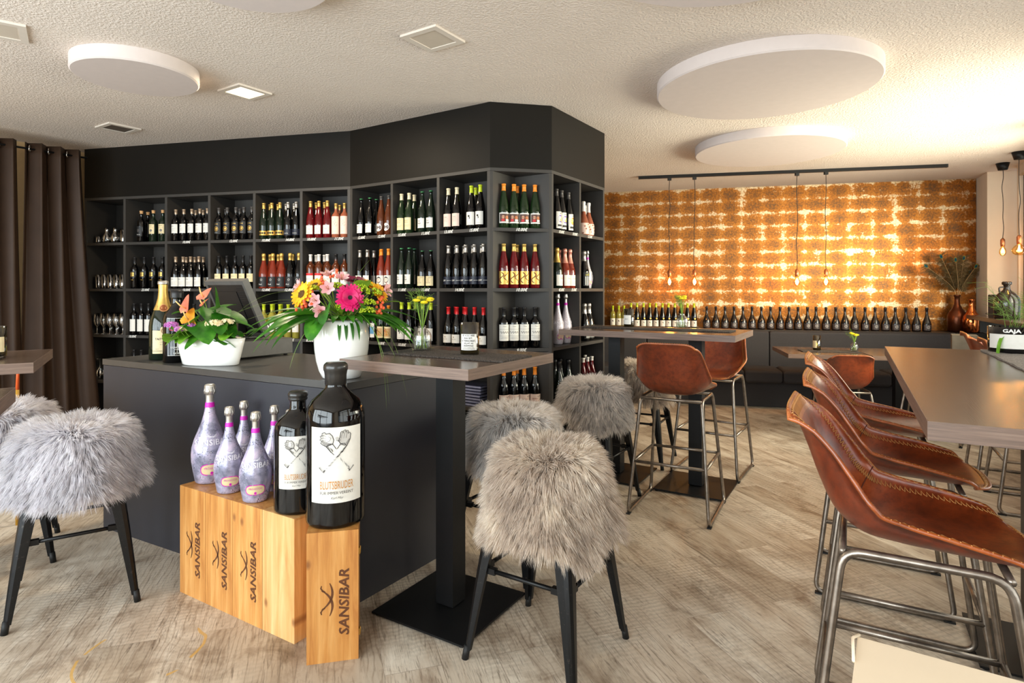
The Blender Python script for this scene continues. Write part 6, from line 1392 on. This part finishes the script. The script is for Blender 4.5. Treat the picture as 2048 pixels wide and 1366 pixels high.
lp = Vector((2.765, 6.0, .7555))+UX*.70-UN*.36; glassvase('small glass vase with yellow flowers on the low bench table', (lp.x, lp.y, .7555), .038, .10, 8, 3, 9, .035, .175)
# ------------------------------------------------------------------ glasses on the shelves
def m_crystal():
    t = NT('crystal_glass'); g = t.n('ShaderNodeBsdfGlass'); g.inputs['IOR'].default_value = 1.5; g.inputs['Roughness'].default_value = .0
    g.inputs[0].default_value = (1, 1, 1, 1); gl = t.n('ShaderNodeBsdfGlossy'); gl.inputs['Roughness'].default_value = .08; lw = t.n('ShaderNodeLayerWeight'); lw.inputs[0].default_value = .5
    nz = t.noise(t.coord('Object'), 90, 2); sk = t.ramp(t.noise(t.coord('Object', (150, 150, 9)), 1.0, 2), [(.44, (0, 0, 0)), (.55, (1, 1, 1))]); f = t.math('MULTIPLY_ADD', sk, .9, t.math('MULTIPLY', lw.outputs['Facing'], .10), clamp=True)  # vertical noise streaks mix in gloss, painting sparkle onto the glassware
    mx = t.n('ShaderNodeMixShader'); t.l(f, mx.inputs[0]); t.l(g.outputs[0], mx.inputs[1]); t.l(gl.outputs[0], mx.inputs[2]); t.l(mx.outputs[0], t.out.inputs['Surface']); return t.m
CRYSTAL = m_crystal()
def glassware(name, prof, n=20): b = MB(); b.lathe(prof, n); return b.mesh(name, CRYSTAL)
TUM = glassware('tumbler_glass', [(0, 0), (.026, 0), (.028, .004), (.034, .135), (.032, .135), (.027, .010), (0, .010)]); HIGH = glassware('wine_glass', [(0, 0), (.030, 0), (.030, .003), (.005, .008), (.0035, .06), (.006, .070), (.028, .095), (.035, .13), (.031, .20), (.029, .20), (.033, .13), (.026, .097), (0, .073)])
SHORT = glassware('short_glass', [(0, 0), (.030, 0), (.033, .004), (.033, .075), (.031, .075), (.031, .008), (0, .008)]); CARA = glassware('carafe_glass', [(0, 0), (.036, 0), (.040, .006), (.040, .060), (.030, .085), (.018, .10), (.017, .125), (.022, .15), (.020, .15), (.015, .125), (.016, .10), (.028, .083), (.037, .06), (.037, .009), (0, .009)])
BW = LA/6; aang = math.atan2(DA.y, DA.x)
def shelfpt(tx, dep, row): p = A0+DA*tx+NA*dep; return (p.x, p.y, RZ[row]+.001)
def glassat(nm, me, tx, dep, row, lb, cat, g, rotx=False):
    p = shelfpt(tx, dep, row); o = put(nm, me, None, p, aang); tag(o, lb, cat, g); return o
RN = ['front', 'second', 'third']
glassat('tealight_holder', SHORT, .085, .08, 0, 'short wide glass at the left of the top glass shelf', 'glass', None)
for i, tx in enumerate((.17, .27)): glassat('carafe', CARA, tx, .09, 0, 'small clear glass carafe, %s from left, top glass shelf' % ORD[i], 'carafe', 'glass carafes on the top shelf')
for i, (tx, d) in enumerate(((.225, .20), (.315, .20), (.36, .10), (.38, .22))): glassat('tumbler', TUM, tx, d, 0, 'clear glass tumbler on the top glass shelf, %s from left' % ORD[i], 'glass', 'tumblers on the top glass shelf')
for r_ in range(3):
    for i in range(5): glassat('tumbler', TUM, .105+.072*i, .06+.078*r_, 1, 'clear tumbler, %s from left, %s row, second glass shelf' % (ORD[i], RN[r_]), 'glass', 'tumblers on the second glass shelf')
for r_ in range(3):
    for i in range(5): glassat('wine_glass', HIGH, .085+.077*i, .06+.085*r_, 2, 'clear wine glass, %s from left, %s row, third glass shelf' % (ORD[i], RN[r_]), 'glass', 'wine glasses on the third glass shelf')
INV = glassware('wine_glass', [(0, .20), (.034, .20), (.034, .197), (.005, .192), (.0035, .125), (.006, .115), (.036, .085), (.043, .05), (.036, 0), (.034, 0), (.041, .05), (.034, .083), (0, .112)])
for i, (tx, d) in enumerate(((.095, .08), (.19, .08), (.15, .19), (.28, .10))): glassat('wine_glass', INV, tx, d, 3, 'upside-down wine glass on the fourth glass shelf, %s from left' % ORD[i], 'glass', 'upside-down wine glasses')
# stack of dark trays in the last bay before the corner
MAGZ = mat('dark_blue_cover', (30, 34, 60), .15, coat=.6); MPG = mat('pale_page_edge', (150, 156, 190), .3)
p0, tt = ray_line(950, B1*1+BX*.03, AX)
for i in range(7):
    z = RZ[3]+.001+i*.0225; b = MB(); b.box(-.13, .13, -.11, .11, 0, .0030); b.box(-.128, .128, -.108, .108, .0034, .0186); b.box(-.13, .13, -.11, .11, .019, .0218)
    t = thing('catalogue', 'thick dark catalogue, %s from the top of the stack before the corner bay' % ORD[6-i], 'catalogue', (B1+AX*-.245+BX*.15+Vector((0, 0, z)))+AX*random.uniform(-.006, .006), R33+random.uniform(-.05, .05), 'stacked dark catalogues')
    b = MB(); b.box(-.13, .13, -.11, .11, .0, .003); put('cover', b.mesh('cover', MAGZ), t); b = MB(); b.box(-.13, .13, -.11, .11, .019, .0218); put('cover', b.mesh('cover', MAGZ), t); b = MB(); b.box(-.127, .127, -.107, .107, .0034, .0186); put('pages', b.mesh('pages', MPG), t)
# ------------------------------------------------------------------ window corner
def carton(name, label, c, ang, lx, ly, lz, m, flaps=True, tape=True):
    t = thing(name, label, 'box', c, ang); b = MB(); b.box(-lx/2, lx/2, -ly/2, ly/2, 0, lz, bev=.002); put('carton_body', b.mesh('carton_body', m), t)
    b = MB(); b.box(-lx/2, lx/2, .0008, ly/2, lz+.0005, lz+.003); b.box(-lx/2, lx/2, -ly/2, -.0008, lz+.0005, lz+.003)
    put('flap', b.mesh('flap', m), t); return t
CREAM = mat('cream_cardboard', (232, 214, 188), .7, var=.02, scale=6); q = Vector((.690, 1.192, 0)); t = thing('carton', 'cream cardboard carton at the bottom right picture edge before the nearest leather stool', 'box', q, R33)
b = MB(); b.box(0, .56, -.38, 0, 0, .64, bev=.002); put('carton_body', b.mesh('carton_body', CREAM), t)
b = MB(); b.box(-.003, .563, -.383, .003, .642, .70, bev=.002); ld = put('lid', b.mesh('lid', CREAM), t)
b = MB(); b.tube([(-.004, -.10, .703), (-.010, -.02, .706), (.0, .006, .702)], .003, 5); put('lid_fold', b.mesh('lid_fold', CREAM), ld)
q = Vector((2.765, 6.0, .7555))+UX*1.60-UN*.16; carton('carton', 'dark grey carton with small pale print beside the window stools', q, UANG-.35, .20, .24, .20, mat('grey_cardboard', (92, 84, 72), .7))
b = MB(); vs, fs = textgeo('VDP', .035, 0, .8, .001); b.add([(v[0]-.04, -.1215, v[1]+.03) for v in vs], fs); mm = [o for o in bpy.data.objects if o.name.startswith('carton') and o.get('label', '').startswith('dark grey')][0]; put('print', b.mesh('print', INK_W), mm)
COPPER = mat('polished_copper', (206, 120, 70), .14, 1.0, .1, 8); cp_ = W0+UX*4.34+UN*.30+Vector((0, 0, .8855))
def bottlevase(label, p, m, s, stems=False):
    t = thing('copper_vase', label, 'vase', p, 0, 'copper vases in the window corner'); b = MB()
    b.lathe([(0, 0), (.085*s, 0), (.095*s, .01*s), (.098*s, .16*s), (.088*s, .21*s), (.055*s, .26*s), (.030*s, .31*s), (.026*s, .36*s), (.026*s, .40*s), (.034*s, .41*s), (.034*s, .425*s), (.024*s, .425*s), (.022*s, .38*s), (0, .36*s)], 36); put('vase_body', b.mesh('vase_body', m), t); return t
bottlevase('shiny copper bottle vase in front, near the pier', (cp_.x+.02, cp_.y-.03, .8855), COPPER, .93)
back_v = bottlevase('dark copper vase with peacock feathers behind the shiny one', (cp_.x-.01, cp_.y+.16, .8855), mat('dark_copper', (96, 54, 34), .3, .8), 1.05)
FEA = vein('dry_feather', (62, 50, 30), (96, 82, 50), (140, 120, 78), .6, 40); EYE1 = mat('peacock_bronze', (150, 110, 60), .4, .3); EYE2 = mat('peacock_green', (40, 130, 90), .3, .4); EYE3 = mat('peacock_blue', (24, 44, 110), .3, .4)
def feather(parent, pts, L=.26, seed=1, toplevel=None):
    rr = random.Random(seed); path = smoothpath(pts, 8); b = MB(); b.tube(path, .0022, 5, rad=[.003*(1-.6*i/len(path)) for i in range(len(path))]); f = toplevel or put('peacock_feather', b.mesh('peacock_feather', mat('quill', (190, 160, 110), .5)), parent)
    b = MB(); n = len(path)
    for k in range(420):
        t = .35+.65*rr.random(); i = min(int(t*(n-1)), n-2); q = path[i].lerp(path[i+1], t*(n-1)-i); d = (path[i+1]-path[i]).normalized(); s = d.cross(Vector((0, -1, 0))).normalized()*(1 if k % 2 else -1)
        w = w0 = None; e = q+s*rr.uniform(.04, .10)*(.4+t*.8)+d*rr.uniform(.02, .06)+Vector((rr.gauss(0, .008), rr.gauss(0, .012), -.012*rr.random())); m_ = (q+e)/2+d*.008; w = Vector((.0010, .0016, .0038)); b.add([q, q+w, m_+w, m_, e], [(0, 1, 2, 3), (3, 2, 4)], 0)
    put('barbs', b.mesh('barbs', FEA), f)
    tip = path[-1]; d = (path[-1]-path[-3]).normalized(); s = d.cross(Vector((0, -1, 0))).normalized(); b = MB()
    for k, (r1, mi_) in enumerate(((.030, 0), (.021, 1), (.012, 2))):
        ring = [tip+d*(r1*1.25*math.cos(a)-.01)+s*(r1*.8*math.sin(a))+Vector((0, -.001*(k+1), 0)) for a in [2*PI*i/14 for i in range(14)]]; b.add([tip-d*.01+Vector((0, -.001*(k+1), 0))]+ring, [(0, 1+i, 1+(i+1) % 14) for i in range(14)], mi_)
    put('feather_eye', b.mesh('feather_eye', [EYE1, EYE2, EYE3]), f); return f
for k, (a_, c_) in enumerate((((-.10, -.02, .62), (-.42, -.05, .80)), ((-.06, 0, .66), (-.20, 0, .92)), ((.0, -.02, .70), (-.05, -.04, .88)), ((.05, 0, .66), (.06, -.03, .90)), ((.08, 0, .62), (.22, -.02, .80)), ((.10, .0, .60), (.16, 0, .74)))):
    feather(back_v, [Vector((0, 0, .36)), Vector(a_)*.75+Vector((0, 0, .08)), Vector(c_)], seed=k)
# lone feather near the shelf end, on the ledge
lf0 = W0+UX*.02+UN*.28+Vector((0, 0, .8855)); t = thing('peacock_feather', 'single dark peacock feather standing by the wallpaper at the shelf end', 'feather', lf0, 0)
b = MB(); b.lathe([(0, 0), (.03, 0), (.03, .12), (.012, .16), (.012, .2), (0, .2)], 14); put('feather_holder', b.mesh('feather_holder', BLACK_METAL), t)
feather(t, [Vector((0, 0, .18)), Vector((-.06, 0, .45)), Vector((.02, -.03, .66))], seed=30)
# things on the window counter
wcp = lambda s, n_: wt+wd*s+Vector((-wd.y, wd.x, 0))*n_+Vector((0, 0, 1.1005))
p = wcp(.95, .15); t = thing('stone_jug', 'dark round-shouldered flagon standing on the window counter', 'bottle', p, 0); b = MB()
b.lathe([(0, 0), (.095, 0), (.105, .01), (.11, .17), (.10, .215), (.07, .255), (.035, .285), (.028, .30), (.028, .34), (.040, .345), (.042, .365), (.034, .375), (0, .375)], 30); put('flagon_body', b.mesh('flagon_body', mat('brown_black_glaze', (44, 34, 28), .2, coat=.5)), t)
b = MB(); b.tube(smoothpath([(-.028, 0, .32), (-.075, 0, .31), (-.07, 0, .25)], 5), .008, 6); put('handle', b.mesh('handle', mat('brown_black_glaze', (44, 34, 28), .2)), t)
p = wcp(.62, .12); b = MB(); b.box(-.05, .05, -.03, .03, 0, .24, bev=.004); tag(put('gift_box', b.mesh('gift_box', mat('black_card', (34, 28, 26), .4)), None, p, .4), 'narrow dark upright box beside the flagon on the window counter', 'box')
b = MB(); b.tube(smoothpath([wcp(.15, .20), wcp(.30, .12)+Vector((0, 0, .03)), wcp(.48, .22)+Vector((0, 0, .045)), wcp(.60, .22)+Vector((0, 0, .05))], 6), .003, 5); tag(put('cable', b.mesh('cable', RUBBER)), 'thin dark cable running along the window counter to the box', 'cable')
# cut magnum pot with grasses on the big table
p = Vector((2.27, 2.725, 1.1062)); R, h = .088, .118; t = thing('plant_pot', 'cut black bottle pot with white label and arching grass on the light runner', 'plant', p, face(p)); b = MB()
b.lathe([(0, 0), (R*.94, 0), (R, .008), (R, h), (R-.004, h), (R-.004, .07), (0, .07)], 36); put('pot', b.mesh('pot', G_BLACK), t)
put('label', label_mesh(R, .022, .086, .19, [], [PAPER_W, INK]), t)
b = MB()
for vs, fs, m in flat_items([('t', 'GAJA', .022, 0, 0, 0, {'w': .0008, 'xs': 1.25})]): b.add([((R+.001)*math.sin((u+.0)/R), -(R+.001)*math.cos(u/R), v+.094) for u, v in vs], fs, 0)
put('lettering', b.mesh('lettering', INK_W), t)
b = MB(); b.lathe([(0, .071), (R-.005, .073)], 20); put('soil', b.mesh('soil', SOIL), t)
for d, L, W_, dr in ((Vector((-.75, -.85, 1.5)), .27, .020, 5.2), (Vector((.6, -.5, 1.3)), .28, .016, 2.5), (Vector((.9, .1, 1.0)), .28, .016, 2.2)):
    b = MB(); leafgeo(b, (.02, -.02, .08), d, L, W_, dr, 'lance', 0, .25, n=18); put('blade_leaf', b.mesh('blade_leaf', LEAF2), t)
rr = random.Random(8)
for k in range(20):
    e = Vector((rr.uniform(-.10, .16), rr.uniform(-.06, .08), rr.uniform(.16, .34))); s0 = Vector((rr.uniform(-.03, .05), rr.uniform(-.03, .03), .075)); b = MB(); b.tube([s0, (s0+e)/2+Vector((.01, 0, .03)), e], .0011, 4)
    for j in range(16): f = rr.uniform(.5, 1); q = s0.lerp(e, f)+Vector((.005, 0, .015)); b.tube([q, q+Vector((rr.gauss(-.02, .02), rr.gauss(0, .02), rr.gauss(.01, .012)))], .0005, 3)
    put('grass_spray', b.mesh('grass_spray', GRASS), t)
# striped rod behind the left table
q = Vector((-2.68, 3.33, 0)); ky = (35-1024)/1200; q = Vector((ky*3.55, 3.55, 0)); t = thing('striped_stick', 'thin orange and yellow stick upright between the left table and curtain', 'stick', q)
b = MB(); b.tube([(0, 0, 0), (.0, 0, .80)], .010, 8); put('yellow_part', b.mesh('yellow_part', mat('mustard_paint', (176, 130, 36), .5)), t); b = MB(); b.tube([(0, 0, .8005), (.004, 0, .97)], .010, 8, rad=[.010, .006]); put('orange_part', b.mesh('orange_part', mat('orange_red_paint', (208, 84, 30), .5)), t)
